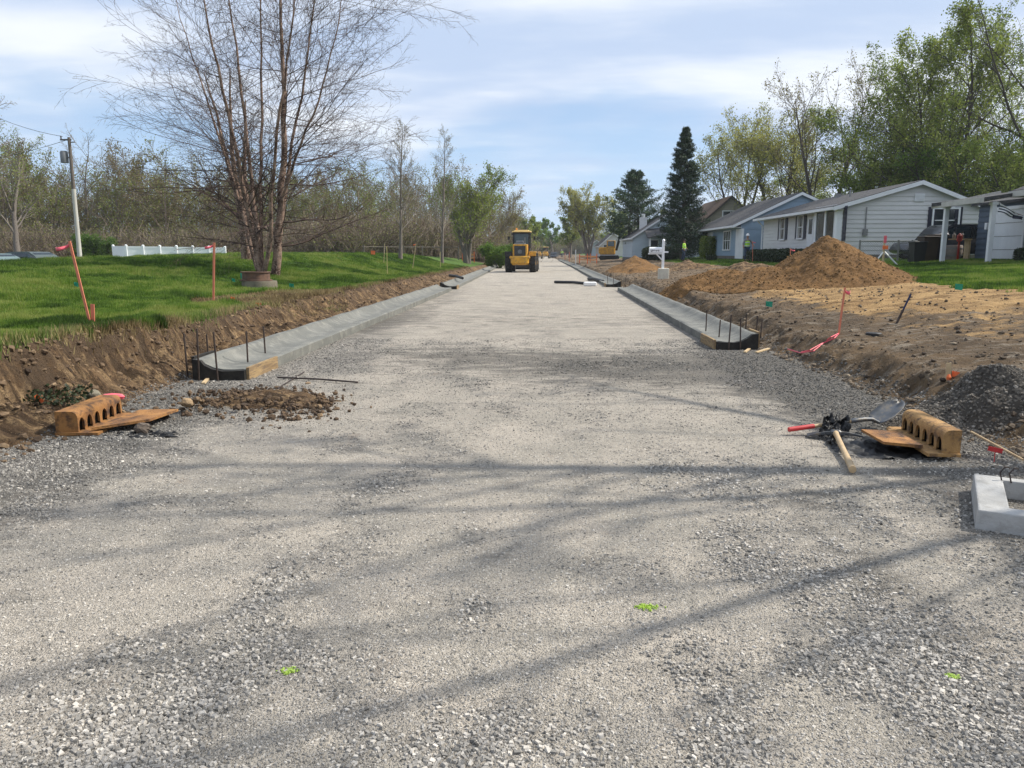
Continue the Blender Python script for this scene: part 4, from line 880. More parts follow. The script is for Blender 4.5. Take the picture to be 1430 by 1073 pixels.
# ------------------------------------------------------------------ survey stakes and flags
def lath(px, pyb, pyt, pxt, mat, label, flag=None, group=None, w=.032, side=-1, base=None, fl=.2):
    b = base or hit(px, pyb); t = at(pxt, pyt, b.y); t = Vector(t) - b; r = empty('survey_stake', b, label, 'stake', group)
    t.y = 0; m = MB(); ax = t.normalized(); sx = Vector((ax.z, 0, -ax.x)); p = []
    for q in (-ax * .12, t):
        for a_, b_ in ((-1, -1), (1, -1), (1, 1), (-1, 1)): p.append(q + sx * (a_ * w / 2) + Vector((0, b_ * .006, 0)))
    m.add(p, [(3, 2, 1, 0), (4, 5, 6, 7), (0, 1, 5, 4), (1, 2, 6, 5), (2, 3, 7, 6), (3, 0, 4, 7)]); m.build('lath', mat, r)
    if flag is not None:
        n = 9; m = MB(); vs = []
        for i in range(n):
            u = i / (n - 1); vs += [t + Vector((side * (.01 + fl * u), .03 * math.sin(u * 7), -.02 - .05 * math.sin(u * 3.2) * .5 - fl * .28 * u)), t + Vector((side * (.01 + fl * u), .035 * math.sin(u * 7 + .5), -.065 - .03 * math.sin(u * 2.6) - fl * .25 * u))]
        m.add(vs, [(2 * i, 2 * i + 1, 2 * i + 3, 2 * i + 2) for i in range(n - 1)]); o = m.build('ribbon', flag, r, True); o.modifiers.new('t', 'SOLIDIFY').thickness = .002
    return r
lath(126, 453, 337, 97, m_lath, 'tall leaning orange stake with a pink ribbon on the left lawn', m_pink)
lath(130, 453, 425, 129, m_lath, 'short stub stake beside the tall leaning orange stake', None, w=.05)
lath(298, 423, 339, 299, m_lath, 'upright orange stake with a pink ribbon in front of the birch', m_pink, w=.042)
lath(541, 384, 344, 540, m_lathy, 'pale yellow stake on the lawn near the left bank edge', None)
lath(536, 369, 340, 537, m_lathw, 'thin pale stake just left of the yellow stake', None)
lath(576, 377, 340, 581, m_lathw, 'leaning stake wrapped in two orange flags on the left lawn', m_orange, fl=.16)
lath(615, 374, 352, 615, m_lathy, 'thin stake below the second slim tree', None)
lath(696, 360, 351, 696, m_lathy, 'far thin stake left of the loader', None)
for px, py, tp_, lb in ((581, 350, 344, 'orange paper band high on the leaning flagged stake'),): pass
lath(1042, 361 + 3, 337, 1043 + 8, m_lath, 'pink-topped stake beside the worker at the blue wall', m_pink, side=1, base=hit(1051, 367))
lath(1104, 357, 347, 1104, m_lath, 'pink stake poking up behind the sand pile crest', m_pink, side=1, base=on(float(at(1104, 357, 33)[0]), 33) , fl=.18)
lath(1171, 468, 402, 1180, m_lath, 'leaning pink stake with a ribbon in front of the sand pile', m_pink, side=1, w=.026, fl=.08)
lath(1324, 531, 507, 1325, m_lathw, 'short wooden stub with orange paint on the right verge', None, w=.05)
for i, (px, yb, yt) in enumerate([(804, 372, 349), (795, 366, 352), (789, 364, 353)]): lath(px, yb, yt, px, m_white if i == 0 else m_lath, ['white far stake on the right verge', 'orange far stake beside the white far stake', 'smallest orange stake at the far right verge'][i], None, w=.09)
m = MB(); m.lathe([(.022, 0), (.03, .03), (.015, .06)], n=7); o = m.build('paint_mark', m_orange); o.location = hit(1324, 533); tag(o, 'orange paint blotch at the foot of the wooden stub', 'paint mark')
# black leaning pipe, buried pipe cap, pink string
b = hit(1252, 452); t = Vector(at(1272, 411, b.y)); m = MB(); mid = (t - b) * .5
r = empty('pipe_stake', b, 'leaning dark blue rod with a rusty foot stuck in the yellow sand', 'rod'); m.tube([mid * .9, t - b], .016, 8); m.build('upper_rod', m_blue, r); m = MB(); m.tube([-(mid) * .15, mid * .92], .02, 8); m.build('lower_rod', m_steel, r)
m = MB(); m.lathe([(.11, -.03), (.11, .01), (.10, .018), (0.02, .018)], n=16); o = m.build('drain_disc', m_fabric, smooth=True); o.location = hit(1220, 469) + Vector((0, 0, .01)); tag(o, 'flat dark round disc in the earth right of the pink stake', 'disc')
m = MB(); pts = [hit(px, py) + Vector((0, 0, .015)) for px, py in ((1100, 490), (1118, 495), (1136, 492), (1150, 482), (1165, 474), (1171, 468))]; o0 = pts[0]
m.tube([p - o0 for p in pts], .009, 5); m.tube([p - o0 + Vector((.03 * (-1) ** i, .06, .006)) for i, p in enumerate(pts[1:])], .008, 5); o = m.build('string_line', m_pink); o.location = o0; tag(o, 'tangled pink string on the right bank edge by the leaning stake', 'string')
def uflag(px, py, label, s=.12, mat=None, h=.16, group=None, wf=1.0):
    b = hit(px, py); r = empty('marker_flag', b, label, 'flag', group); m = MB(); m.tube([(0, 0, -.05), (0, 0, h)], .003, 5); m.build('wire', m_steel, r)
    m = MB(); n = 6; vs = []
    for i in range(n): u = i / (n - 1); vs += [(s * u * wf, .02 * math.sin(5 * u), h - .01 * u), (s * u * wf, .02 * math.sin(5 * u + .6), h - s * .8 - .02 * u)]
    m.add(vs, [(2 * i, 2 * i + 1, 2 * i + 3, 2 * i + 2) for i in range(n - 1)]); o = m.build('flag_sheet', mat or m_green, r); o.modifiers.new('t', 'SOLIDIFY').thickness = .002
uflag(104, 405, 'green marker flag on the lawn beside the tall leaning orange stake', .10)
uflag(336, 392, 'green marker flag just left of the manhole riser', .2, h=.22)
uflag(404, 404, 'green marker flag right of the manhole riser', .14)
uflag(1069, 432, 'green marker flag in front of the sand pile', .13, h=.14)
uflag(1333, 408, 'green marker flag on the yellow sand before the right lawn', .15)
uflag(324, 396 + 1, 'small green marker flag in the grass left of the riser', .1)
uflag(48, 566, 'small orange marker at the foot of the left bank', .10, m_orange, .08)
uflag(322, 420, 'orange marker in the turf right of the upright orange stake', .10, m_orange, .08)
uflag(357, 428, 'orange and rust marker on the bank edge', .12, m_orange, .07)
uflag(1328, 553 - 22, 'orange tape scrap beside the wooden stub', .07, m_orange, .08)
uflag(518, 358, 'small orange flag far up the left lawn', .25, m_orange, .3)
uflag(593, 352, 'tiny pink flag by the far lawn edge', .25, m_pink, .3)
# rebar on the gravel
m = MB(); a, b = hit(388, 530), hit(500, 537); m.tube([(0, 0, .02), (b - a) * .5 + Vector((0, 0, .03)), (b - a) + Vector((0, 0, .02))], .011, 7); o = m.build('steel_bar', m_steel); o.location = a; tag(o, 'long thin steel bar lying on the gravel by the left kerb end', 'steel bar')
m = MB(); a, b = hit(388, 545), hit(425, 522); m.tube([(0, 0, .015), (b - a) + Vector((0, 0, .02))], .008, 6); o = m.build('tie_wire', m_steel); o.location = a; tag(o, 'short bent wire crossing the steel bar', 'wire')
m = MB(); a, b = hit(1355, 612), hit(1428, 646); m.tube([(0, 0, .05), (b - a) + Vector((0, 0, .02))], .009, 6); o = m.build('steel_bar', m_wood); o.location = a; tag(o, 'thin brown rod running from the right inlet to the right edge', 'rod')
for (x0, y0, x1, y1, lb) in ((1040, 494, 1056, 482, 'pale wood scrap under the right kerb end'), (1056, 494, 1074, 489, 'second pale wood scrap right of the near right kerb end'), (284, 538, 296, 526, 'white splinter lying inside the left kerb end')):
    a, b = hit(x0, y0), hit(x1, y1 if y1 > 400 else y0); m = MB(); dd = b - a; m.box(dd / 2 + Vector((0, 0, .02)), (max(dd.length, .12), .04, .02), rz=math.atan2(dd.y, dd.x)); o = m.build('wood_scrap', m_lathw); o.location = a; tag(o, lb, 'wood scrap')
# lime spray marks: paint soaked into the stones
def sz_(r, n): return .003 + .010 * r.random(n) ** 2
def spray(px, py, label, s):
    b = hit(px, py); r = np.random.default_rng(int(px)); n = 110; x = b.x + s * r.standard_normal(n); y = b.y + s * .6 * r.standard_normal(n)
    P = np.stack([x, y, H(x, y) + .004], 1); o = rocks('paint_mark', P, sz_(r, n), m_lime, np.full(n, .5), seed=int(px)); tag(o, label, 'paint mark')
spray(904, 850, 'lime green spray paint mark on the gravel right of centre', .026); spray(405, 938, 'lime green spray paint mark on the gravel at lower left', .016); spray(1330, 948, 'faint yellow-green paint mark at lower right', .012)
# pipes and debris across the road far out
for i, ((x0, y0), (x1, y1), rd, lb) in enumerate([((775, 396), (828, 399), .07, 'dark hose or pipe lying across the road by the far right kerb'), ((822, 392), (842, 396), .09, 'dark bundle at the end of the pipe on the road'), ((628, 394), (646, 398), .07, 'black scrap lying over the left kerb break')]):
    a, b = Vector(hit(x0, y0)), Vector(hit(x1, y1)); m = MB(); m.tube([(0, 0, rd), (b - a) * .5 + Vector((0, .15, rd * 1.4)), (b - a) + Vector((0, 0, rd))], rd, 8); o = m.build('pipe', m_fabric); o.location = a + Vector((0, 0, .25 if i == 2 else 0)); tag(o, lb, 'pipe')
a = hit(824, 400); m = MB(); m.box((0, 0, .1), (.6, .3, .2), bev=.04); o = m.build('white_bag', m_white); o.location = a; tag(o, 'small white bag at the right end of the road pipe', 'bag')

# ------------------------------------------------------------------ piles
def heap(name, cx, cy, rx, ry, h, mat, label, cat, seed, n=170, tails=(), rough=.06, p=1.0, zoff=-.04):
    e = 1.25; u = np.linspace(-e, e, n); ex = max([e] + [(cx - t_[0] + t_[2]) / rx for t_ in tails]); Xg, Yg = np.meshgrid(cx + np.linspace(-ex, e, n) * rx, cy + u * ry)
    q = np.sqrt(((Xg - cx) / rx) ** 2 + ((Yg - cy) / ry) ** 2); q = q * (1 + .22 * fbm(Xg / rx * 1.6, Yg / ry * 1.6, seed, 3))
    zz = h * np.clip(1 - q, -.2, 1) ** 1.0 if p == 1 else h * np.clip(1 - q, 0, 1) ** p
    zz = h * (np.sqrt((1.05 - q).clip(0) ** 2 + .010) - .10)
    for (tx, ty, trx, try_, th) in tails:
        q2 = np.sqrt(((Xg - tx) / trx) ** 2 + ((Yg - ty) / try_) ** 2) * (1 + .35 * fbm(Xg * .9, Yg * .9, seed + 5, 3)); zz = np.maximum(zz, th * (1 - q2))
    body = np.clip(zz / (.3 * h), 0, 1)
    zz = zz + body * (rough * 2.2 * fbm(Xg * 2.2, Yg * 2.2, seed + 2, 4) + rough * fbm(Xg * 8, Yg * 8, seed + 3, 3))
    Zg = H(Xg, Yg) + np.where(zz > .0, zz, zz * 2) + zoff; keep = (zz > -.12 * 1); Zg = np.where((q > 1.12) & (zz < .05), Zg - .3 * (q - 1.12) - .05, Zg)
    i = (np.arange(n - 1)[:, None] * n + np.arange(n - 1)[None]).ravel(); f = np.stack([i, i + 1, i + n + 1, i + n], 1)
    k = (zz.ravel()[f] > -.0).any(1); f = f[k]
    V_ = np.stack([Xg.ravel() - cx, Yg.ravel() - cy, Zg.ravel()], 1); us = np.unique(f); mp = np.zeros(len(V_), int); mp[us] = np.arange(len(us))
    o = mesh_np(name, V_[us], [mp[f]], mat, None, True); o.location = (cx, cy, 0); tag(o, label, cat)
    return (Xg, Yg, Zg, zz)
sp_ = heap('sand_pile', 8.42, 23.3, 2.4, 2.9, 1.50, m_sand, 'large cone of brown sand on the right verge before the grey house', 'sand pile', 3, 260, rough=.07, tails=((5.6, 24.6, 2.5, 2.2, .66), (6.9, 23.4, 2.2, 2.3, .66)))
heap('sand_pile', 6.0, 50, 1.9, 4.5, 1.05, m_sand, 'smaller brown earth pile beside the far right kerb left of the mailbox', 'earth pile', 13, 110)
heap('earth_pile', 8.6, 46, 1.8, 3.0, .5, m_bank, 'low brown earth mound behind the mailbox', 'earth pile', 23, 80, rough=.12)
heap('earth_pile', 10.4, 40, 1.9, 2.2, .42, m_bank, 'low earth mound in front of the lawn where the worker stands', 'earth pile', 24, 80, rough=.12)
heap('earth_pile', -2.85, 7.85, 1.05, .48, .19, m_bank, 'dark brown soil mound under the clods by the left kerb end', 'earth pile', 63, 110, rough=.05)
gp = heap('gravel_pile', 4.2, 7.15, 1.25, .85, .24, m_grav2, 'dark gravel heap on the right bank behind the inlet', 'gravel pile', 33, 130, rough=.03)
r_ = np.random.default_rng(3); Xg, Yg, Zg, zz = gp; idx = np.flatnonzero((zz > .02).ravel()); pk = r_.choice(idx, 9000)
P = np.stack([Xg.ravel()[pk] + .008 * r_.standard_normal(9000), Yg.ravel()[pk] + .008 * r_.standard_normal(9000), Zg.ravel()[pk]], 1)
o = rocks('gravel_stones', P, .012 + .02 * r_.random(9000) ** 2, m_grav2, np.clip(.5 + .25 * r_.standard_normal(9000), 0, 1), seed=8); tag(o, 'loose dark stones covering the gravel heap behind the right inlet', 'gravel', kind='stuff')
Xg, Yg, Zg, zz = sp_; idx = np.flatnonzero((zz > .0).ravel()); pk = r_.choice(idx, 9000)
P = np.stack([Xg.ravel()[pk] + .015 * r_.standard_normal(9000), Yg.ravel()[pk] + .015 * r_.standard_normal(9000), Zg.ravel()[pk]], 1)
o = rocks('sand_lumps', P, .015 * 1.0 + .06 * r_.random(9000) ** 6, M_attr('sand_lumps', [(.09, .052, .02), (.16, .094, .036), (.23, .14, .055)], .95), np.clip(.5 + .25 * r_.standard_normal(9000), 0, 1), seed=9, flat=.85); tag(o, 'lumps of moist sand over the big sand pile', 'sand', kind='stuff')

# ------------------------------------------------------------------ mailbox
p = hit(925, 389); p = Vector((p.x, p.y, p.z)); print('mailbox', p); k = p.y / F
r = empty('mailbox', p, 'white mailbox on a white post with a square footing by the right kerb', 'mailbox')
hp = (389 - 338) * k
m = MB(); m.box((.04, 0, .17), (14 * k, .35, 14 * k + .1), bev=.02); m.build('footing', M('footing_block', (.62, .60, .50), (.5, .47, .4), 5, .8), r)
m = MB(); m.box((0, 0, hp / 2), (.105, .105, hp), bev=.006); m.lathe([(.075, hp), (.075, hp + .02), (.0, hp + .09)], n=4); m.box((.10, 0, hp * .70), (.26, .07, .07)); m.build('post', m_vinyl, r)
bz = hp - .42; w = .56; prof = [(-.10, -.12), (-.10, .04)] + [(-.10 * math.cos(a), .04 + .09 * math.sin(a)) for a in np.linspace(.3, 2.8, 7)] + [(.10, .04), (.10, -.12)]
m = MB(); m.prism([(a_, b_ + bz) for a_, b_ in prof], 'x', -.07 - w, -.07); m.build('box', m_vinyl, r)
m = MB(); m.box((-.36, 0, bz - .16), (.62, .10, .06)); m.tube([(-.30, 0, bz - .18), (-.03, 0, bz - .46)], .03, 4); m.build('bracket', m_vinyl, r)
rq = np.random.default_rng(17); m = MB(); xq = -.575
for wq in (.028, .10, .055, .085, .05):
    for q in range(3): m.tube([(xq + wq * rq.random(), -.106, bz - .075 + .10 * rq.random()) for _ in range(3)], .009, 4)
    xq += wq + .018
m.build('faded_marking', M('marking_ink', (.02, .02, .04), rough=.6), r)

# ================================================================== houses (ridges run along y, gables face the camera)
m_galv0 = M('galvanised_metal', (.25, .25, .25), (.18, .18, .18), 5, .5, metal=.3)
m_glass = M('window_glass', (.02, .025, .03), (.05, .055, .06), 1.2, .08, spec=.8)
m_shut = M('navy_shutter', (.012, .014, .03), rough=.5)
def siding(name, c, v=.9): return M(name, c, tuple(q * v for q in c), .9, .6, .001, 20, stretch=(1, 1, 4))
m_sgrey = siding('pale_grey_siding', (.60, .595, .585)); m_sblue = siding('light_blue_siding', (.24, .33, .43)); m_cream = M('weathered_cream_trim', (.50, .48, .44), (.40, .385, .35), 2, .6); m_slate = siding('slate_blue_siding', (.075, .10, .135))
m_stan = siding('tan_siding', (.28, .25, .20), .8); m_spale = siding('pale_blue_siding', (.46, .54, .60))
m_shingle = M('dark_shingles', (.03, .03, .034), (.065, .064, .068), 5, .9, .02, 24, stretch=(1, .5, 3), c3=(.10, .095, .09), s3=7); m_shbrown = M('brown_shingles', (.14, .085, .05), (.10, .06, .04), 2, .9, .01, 30)
m_trim = M('white_trim', (.74, .75, .76), (.66, .67, .68), 2, .5); m_found = M('foundation_block', (.16, .14, .12), (.11, .10, .09), 3, .9); m_door = M('door_white', (.70, .72, .74), (.62, .64, .66), 1.5, .45)
def lap_y(m, y, x0, x1, zb, zt, top, lap=.2, th=.035):
    """clapboards on a wall facing -y; top(z) gives the gable limits"""
    z = zb
    while z < zt:
        z2 = min(z + lap, zt); a0, b0 = top(z); a1, b1 = top(z2)
        if b0 - a0 < .05: break
        m.quad((a0, y - th, z), (b0, y - th, z), (b1, y, z2), (a1, y, z2)); m.quad((a0, y - th, z), (a0, y, z), (b0, y, z), (b0, y - th, z)); z = z2
def lap_x(m, x, y0, y1, zb, zt, lap=.2, th=.03):
    z = zb
    while z < zt - .01:
        z2 = min(z + lap, zt); m.quad((x - th, y0, z), (x, y0, z2), (x, y1, z2), (x - th, y1, z)); m.quad((x - th, y0, z), (x - th, y1, z), (x, y1, z), (x, y0, z)); z = z2
def window(root, face, u, z, w, h, pos, shutters=False, label=None, sash=True, frame=m_trim, mull=0, sh_mat=None):
    """face 'y': wall at y=pos facing -y, u = x centre; face 'x': wall at x=pos facing -x, u = y centre"""
    def B(m, uu, zz, du, dz, out, th, mi=0):
        if face == 'y': m.box((uu, pos - out, zz), (du, th, dz), mi=mi)
        else: m.box((pos - out, uu, zz), (th, du, dz), mi=mi)
    m = MB(); f = .09
    B(m, u, z + h / 2 + f / 2, w + 2 * f, f, .05, .09); B(m, u, z - h / 2 - f / 2, w + 2 * f, f, .06, .12); B(m, u - w / 2 - f / 2, z, f, h, .05, .09); B(m, u + w / 2 + f / 2, z, f, h, .05, .09)
    if sash: B(m, u, z, w, .05, .04, .05)
    for k in range(mull): B(m, u - w / 2 + w * (k + 1) / (mull + 1), z, .06, h, .045, .06)
    wd = m.build('window', frame, root); m = MB(); B(m, u, z, w, h, .03, .01); m.build('pane', m_glass, wd)
    if shutters:
        m = MB(); sw = w * .42
        for s in (-1, 1):
            B(m, u + s * (w / 2 + f + sw / 2 + .01), z, sw, h + .12, .04, .04)
            for q in range(9): B(m, u + s * (w / 2 + f + sw / 2 + .01), z - h / 2 + h * (q + .5) / 9, sw * .7, .03, .065, .012)
        m.build('shutter', sh_mat or m_shut, root)
def house(label, x0, x1, y0, y1, zg, ze, xr, zr, wall, roof, oh=.45, gable_oh=.3, front_oh=None, name='house', lap=.23, rake=m_trim):
    r = empty(name, (x0, y0, zg), label, 'house'); inv = Vector((-x0, -y0, -zg)); foh = oh if front_oh is None else front_oh
    sl = (zr - ze) / (xr - (x0 - foh)); sr = (zr - ze) / ((x1 + oh) - xr); zl = ze + sl * foh; zR = ze + sr * oh
    def top(z):
        a = x0 if z <= zl else x0 + (z - zl) / sl; b = x1 if z <= zR else x1 - (z - zR) / sr; return a, b
    m = MB(); body = [(x0, zg - .3), (x1, zg - .3), (x1, zR), (xr, zr), (x0, zl)]; m.prism([(a + (.001 if a == x0 else 0), b - .05 * (b > zg)) for a, b in body], 'y', y0 + .01, y1)
    lap_y(m, y0, x0, x1, zg + .25, zr - .02, top, lap); lap_x(m, x0, y0, y1, zg + .25, zl, lap)
    wl = m.build('wall', wall, r); wl.location = inv
    m = MB(); m.box(((x0 + x1) / 2, (y0 + y1) / 2, zg), (x1 - x0 + .04, y1 - y0 + .04, .5)); o = m.build('foundation', m_found, r); o.location = inv
    t = .14; m = MB(); ya, yb = y0 - gable_oh, y1 + gable_oh; xl = x0 - foh; xR = x1 + oh
    for a, za, b, zb_ in ((xl, ze, xr, zr), (xr, zr, xR, ze)):
        m.add([(a, ya, za + .02), (b, ya, zb_ + .02), (b, yb, zb_ + .02), (a, yb, za + .02), (a, ya, za + t), (b, ya, zb_ + t), (b, yb, zb_ + t), (a, yb, za + t)], [(0, 1, 2, 3), (7, 6, 5, 4), (0, 4, 5, 1), (1, 5, 6, 2), (2, 6, 7, 3), (3, 7, 4, 0)])
    rf = m.build('roof', roof, r); rf.location = inv
    m = MB()
    for a, za, b, zb_ in ((xl, ze, xr, zr), (xr, zr, xR, ze)):
        m.add([(a, ya - .03, za - .10), (b, ya - .03, zb_ - .10), (b, ya - .03, zb_ + .11), (a, ya - .03, za + .11), (a, ya + .02, za - .10), (b, ya + .02, zb_ - .10), (b, ya + .02, zb_ + .11), (a, ya + .02, za + .11)], [(0, 1, 2, 3), (7, 6, 5, 4), (0, 4, 5, 1), (1, 5, 6, 2), (2, 6, 7, 3), (3, 7, 4, 0)])
    o = m.build('rake_board', rake, r); o.location = inv
    m = MB(); m.box((xl - .05, (ya + yb) / 2, ze + .02), (.12, yb - ya, .15)); m.box((xl + foh / 2, (ya + yb) / 2, ze - .03), (foh, yb - ya - .1, .03)); o = m.build('gutter', m_trim, r); o.location = inv
    r['_inv'] = 0; del r['_inv']
    return r, inv
def hroot(r, inv):     # helper so that parts modelled in world coordinates land under the house
    e = r
    class W_: pass
    return e
def fixparts(r, inv, before):
    for ch in r.children:
        if ch not in before: ch.location = inv
PX = lambda px, Y: float(at(px, 353, Y)[0]); ZY = lambda py, Y, px=1180: float(at(px, py, Y)[2])
# pale grey ranch
Yh = 42.0; hx0 = PX(1174, Yh); hx1 = PX(1353, Yh); zg = 1.2; xr = PX(1277, Yh); zr = ZY(256, Yh); ze = ZY(292, Yh)
# the two roof slopes end at different eaves (wide front overhang)
r, inv = house('long pale grey ranch house with navy shutters facing the sand pile', hx0, hx1 + .4, Yh, 56.6, zg, ze, xr, zr, m_sgrey, m_shingle, oh=.2, front_oh=.62)
bf = list(r.children); fy = lambda px: hx0 * F / (px - 755) if px > 755 else 0
def fz(py, px): return ZY(py, fy(px), px)
for px in (1083, 1107): window(r, 'x', fy(px), 3.08, .95, 1.3, hx0, True)
window(r, 'x', fy(1145), 3.02, 2.9, 1.75, hx0 - .25, False, mull=1, sash=False)
m = MB(); yb = fy(1146); m.box((hx0 - .12, yb, 3.02), (.24, 3.15, 1.98)); m.build('bay_box', m_trim, r)
m = MB()
for du in (-1.52, 0, 1.52): m.box((hx0 - .30, yb + du, 3.02), (.06, .16, 1.95))
for dz in (-.95, .95): m.box((hx0 - .30, yb, 3.02 + dz), (.065, 3.2, .16))
m.box((hx0 - .14, yb - 1.6, 3.02), (.3, .05, 1.95)); m.build('bay_frame', m_vinyl, r)
m = MB(); yd = fy(1121); m.box((hx0 - .05, yd, 2.5), (.06, 1.0, 2.2)); d = m.build('door', m_door, r); m = MB(); m.box((hx0 - .085, yd, 3.05), (.02, .55, .85)); m.build('pane', m_glass, d)
m = MB(); m.box((hx0 - .05, fy(1165.5), 3.05), (.05, .4, 1.8)); m.build('shutter', m_shut, r)
cxw = PX(1315.5, Yh); window(r, 'y', cxw, ZY(308, Yh, 1315), 1.25, 1.15, Yh, False, mull=1)
m = MB()
for q in (1296, 1333): m.box((PX(q, Yh), Yh - .04, ZY(313, Yh, 1315)), (.38, .05, 1.75))
m.build('shutter', m_shut, r)
m = MB(); m.tube([(hx0 - .5, 56.6, ze), (hx0 - .1, 56.6, ze - .4), (hx0 - .1, 56.6, zg + .1)], .05, 6); m.build('downspout', m_door, r)
m = MB(); m.box((PX(1277, Yh), Yh - .05, zr - .75), (.5, .05, .4))
for q in range(5): m.box((PX(1277, Yh), Yh - .085, zr - .9 + q * .075), (.44, .03, .02))
m.build('gable_vent', m_trim, r)
m = MB(); m.box((PX(1205, Yh), Yh - .08, 2.6), (.24, .12, .34)); m.tube([(PX(1205, Yh), Yh - .07, 2.75), (PX(1205, Yh), Yh - .07, 3.9)], .03, 6); m.build('electric_meter', m_galv0, r)
for q in (1083, 1107):
    m = MB(); m.box((hx0 - .037, fy(q) - .30, 3.08), (.008, .28, 1.25)); m.box((hx0 - .037, fy(q) + .32, 3.08), (.008, .24, 1.25)); m.build('curtain', M('curtain', (.34, .33, .30), rough=.9), r)
m = MB(); m.tube([(hx0 + 2.2, 47, ze + .9), (hx0 + 2.2, 47, ze + 1.35)], .06, 8); m.box((hx0 + 3.0, 51, ze + 1.25), (.3, .3, .35)); m.build('roof_vent', m_galv0, r)
fixparts(r, inv, bf)
# light blue garage house
y2 = 59.5; x2 = PX(1033, y2); r, inv = house('light blue house with a white garage door left of the grey ranch', x2, x2 + 9.4, y2, 74, 1.05, ZY(317, y2, 1033), x2 + 4.3, ZY(271, y2, 1100), m_sblue, m_shingle, oh=.4, front_oh=.7, lap=2.0)
bf = list(r.children); g2 = lambda px: x2 * F / (px - 755)
m = MB(); m.box((x2 - .05, (g2(1031) + g2(1021)) / 2, 2.2), (.06, g2(1021) - g2(1031), 2.2)); m.build('garage_door', m_door, r)
window(r, 'x', (g2(1003) + g2(1015)) / 2, 2.5, 2.2, 1.4, x2, mull=2)
m = MB(); m.box((x2 - .02, g2(985), 2.2), (.05, 2.4, 2.2)); m.build('white_panel', m_door, r)
fixparts(r, inv, bf)
# tan gable house
y3 = 86; x3 = PX(975, y3); r, inv = house('tan house with a steep brown roof and paired gable windows behind the blue house', x3, PX(1062, y3), y3, 100, 1.0, ZY(318, y3, 985), PX(1018, y3), ZY(275, y3, 1018), m_stan, m_shbrown, oh=.3, rake=M('dark_rake', (.06, .05, .045)), lap=.55)
bf = list(r.children)
for px in (1012, 1023): window(r, 'y', PX(px, y3), ZY(302, y3, px), .75, 1.0, y3)
fixparts(r, inv, bf)
# pale blue cape house
y4 = 84; x4 = PX(886, y4); r, inv = house('pale blue-grey cape house with a white chimney half hidden by the spruce', x4 - .2, x4 + 7.4, y4, 94, .8, ZY(334, y4, 888), x4 + 3.5, ZY(299, y4, 930), m_spale, m_shingle, oh=.3, lap=.3)
bf = list(r.children)
m = MB(); cx4 = PX(897, y4 + 4); m.box((cx4, y4 + 4, ZY(318, y4 + 4, 897)), (.75, .75, 2.2)); m.box((cx4, y4 + 4, ZY(318, y4 + 4, 897) + 1.2), (.35, .35, .6)); m.build('chimney', m_trim, r)
m = MB(); x5 = PX(900, y4 - 2.5); m.add([(x4 + 1.0, y4 - 2.6, 3.0), (x4 + 6.5, y4 - 2.6, 3.6), (x4 + 6.5, y4 - .03, 4.4), (x4 + 1.0, y4 - .03, 3.9), (x4 + 1.0, y4 - 2.6, 3.1), (x4 + 6.5, y4 - 2.6, 3.7), (x4 + 6.5, y4 - .03, 4.5), (x4 + 1.0, y4 - .03, 4.0)], [(0, 1, 2, 3), (7, 6, 5, 4), (0, 4, 5, 1), (1, 5, 6, 2), (2, 6, 7, 3), (3, 7, 4, 0)]); m.build('porch_roof', m_shingle, r)
for i in range(4): m = MB(); m.box((x4 + 1.3 + i * 1.6, y4 - 2.4, 1.9), (.14, .14, 2.4)); m.build('porch_post', m_trim, r)
for i in range(2): window(r, 'y', x4 + 2.0 + i * 2.4, 2.2, .9, 1.3, y4)
fixparts(r, inv, bf)
# small far houses
y5 = 128; r, inv = house('far dark-roofed house left of the pine trunks', PX(838, y5), PX(880, y5), y5, 138, .7, ZY(345, y5, 838), PX(856, y5), ZY(326, y5, 856), m_sgrey, m_shingle, oh=.3, lap=.5)
bf = list(r.children); window(r, 'y', PX(848, y5), 2.2, 1.2, 1.2, y5); fixparts(r, inv, bf)
y6 = 150; r, inv = house('far pale house at the right road side, left of the dark-roofed house', PX(824, y6), PX(842, y6), y6, 160, .7, ZY(344, y6, 830), PX(833, y6), ZY(336, y6, 833), m_spale, m_shingle, oh=.3, lap=.5)
# slate-blue house with carport, right edge
x7 = 18.55; y7a, y7b = 18.0, 30.6; zg7 = 1.1; zeh = ZY(270, 30, 1405)
r = empty('house', (x7, y7b, zg7), 'slate blue house with a white-posted carport at the right edge', 'house'); inv = Vector((-x7, -y7b, -zg7))
m = MB(); m.box((x7 + 4.5, (y7a + y7b) / 2, (zg7 + zeh) / 2 - .1), (9, y7b - y7a, zeh - zg7 + .2)); lap_x(m, x7 - .005, y7a, y7b, zg7 + .2, zeh - .1)
m.box((20.6 + 3, 34.2, (zg7 + 3.7) / 2), (6, 7.2, 3.7 - zg7 + .2)); lap_x(m, 20.595, y7b, 37.8, zg7 + .1, 3.6, .25); m.build('wall', m_slate, r)
m = MB(); t = .16; za, zb_ = zeh, zeh + 1.9
m.add([(x7 - .55, y7a - .4, za), (x7 + 4.5, y7a - .4, zb_), (x7 + 4.5, y7b + .4, zb_), (x7 - .55, y7b + .4, za), (x7 - .55, y7a - .4, za + t), (x7 + 4.5, y7a - .4, zb_ + t), (x7 + 4.5, y7b + .4, zb_ + t), (x7 - .55, y7b + .4, za + t)], [(0, 1, 2, 3), (7, 6, 5, 4), (0, 4, 5, 1), (1, 5, 6, 2), (2, 6, 7, 3), (3, 7, 4, 0)])
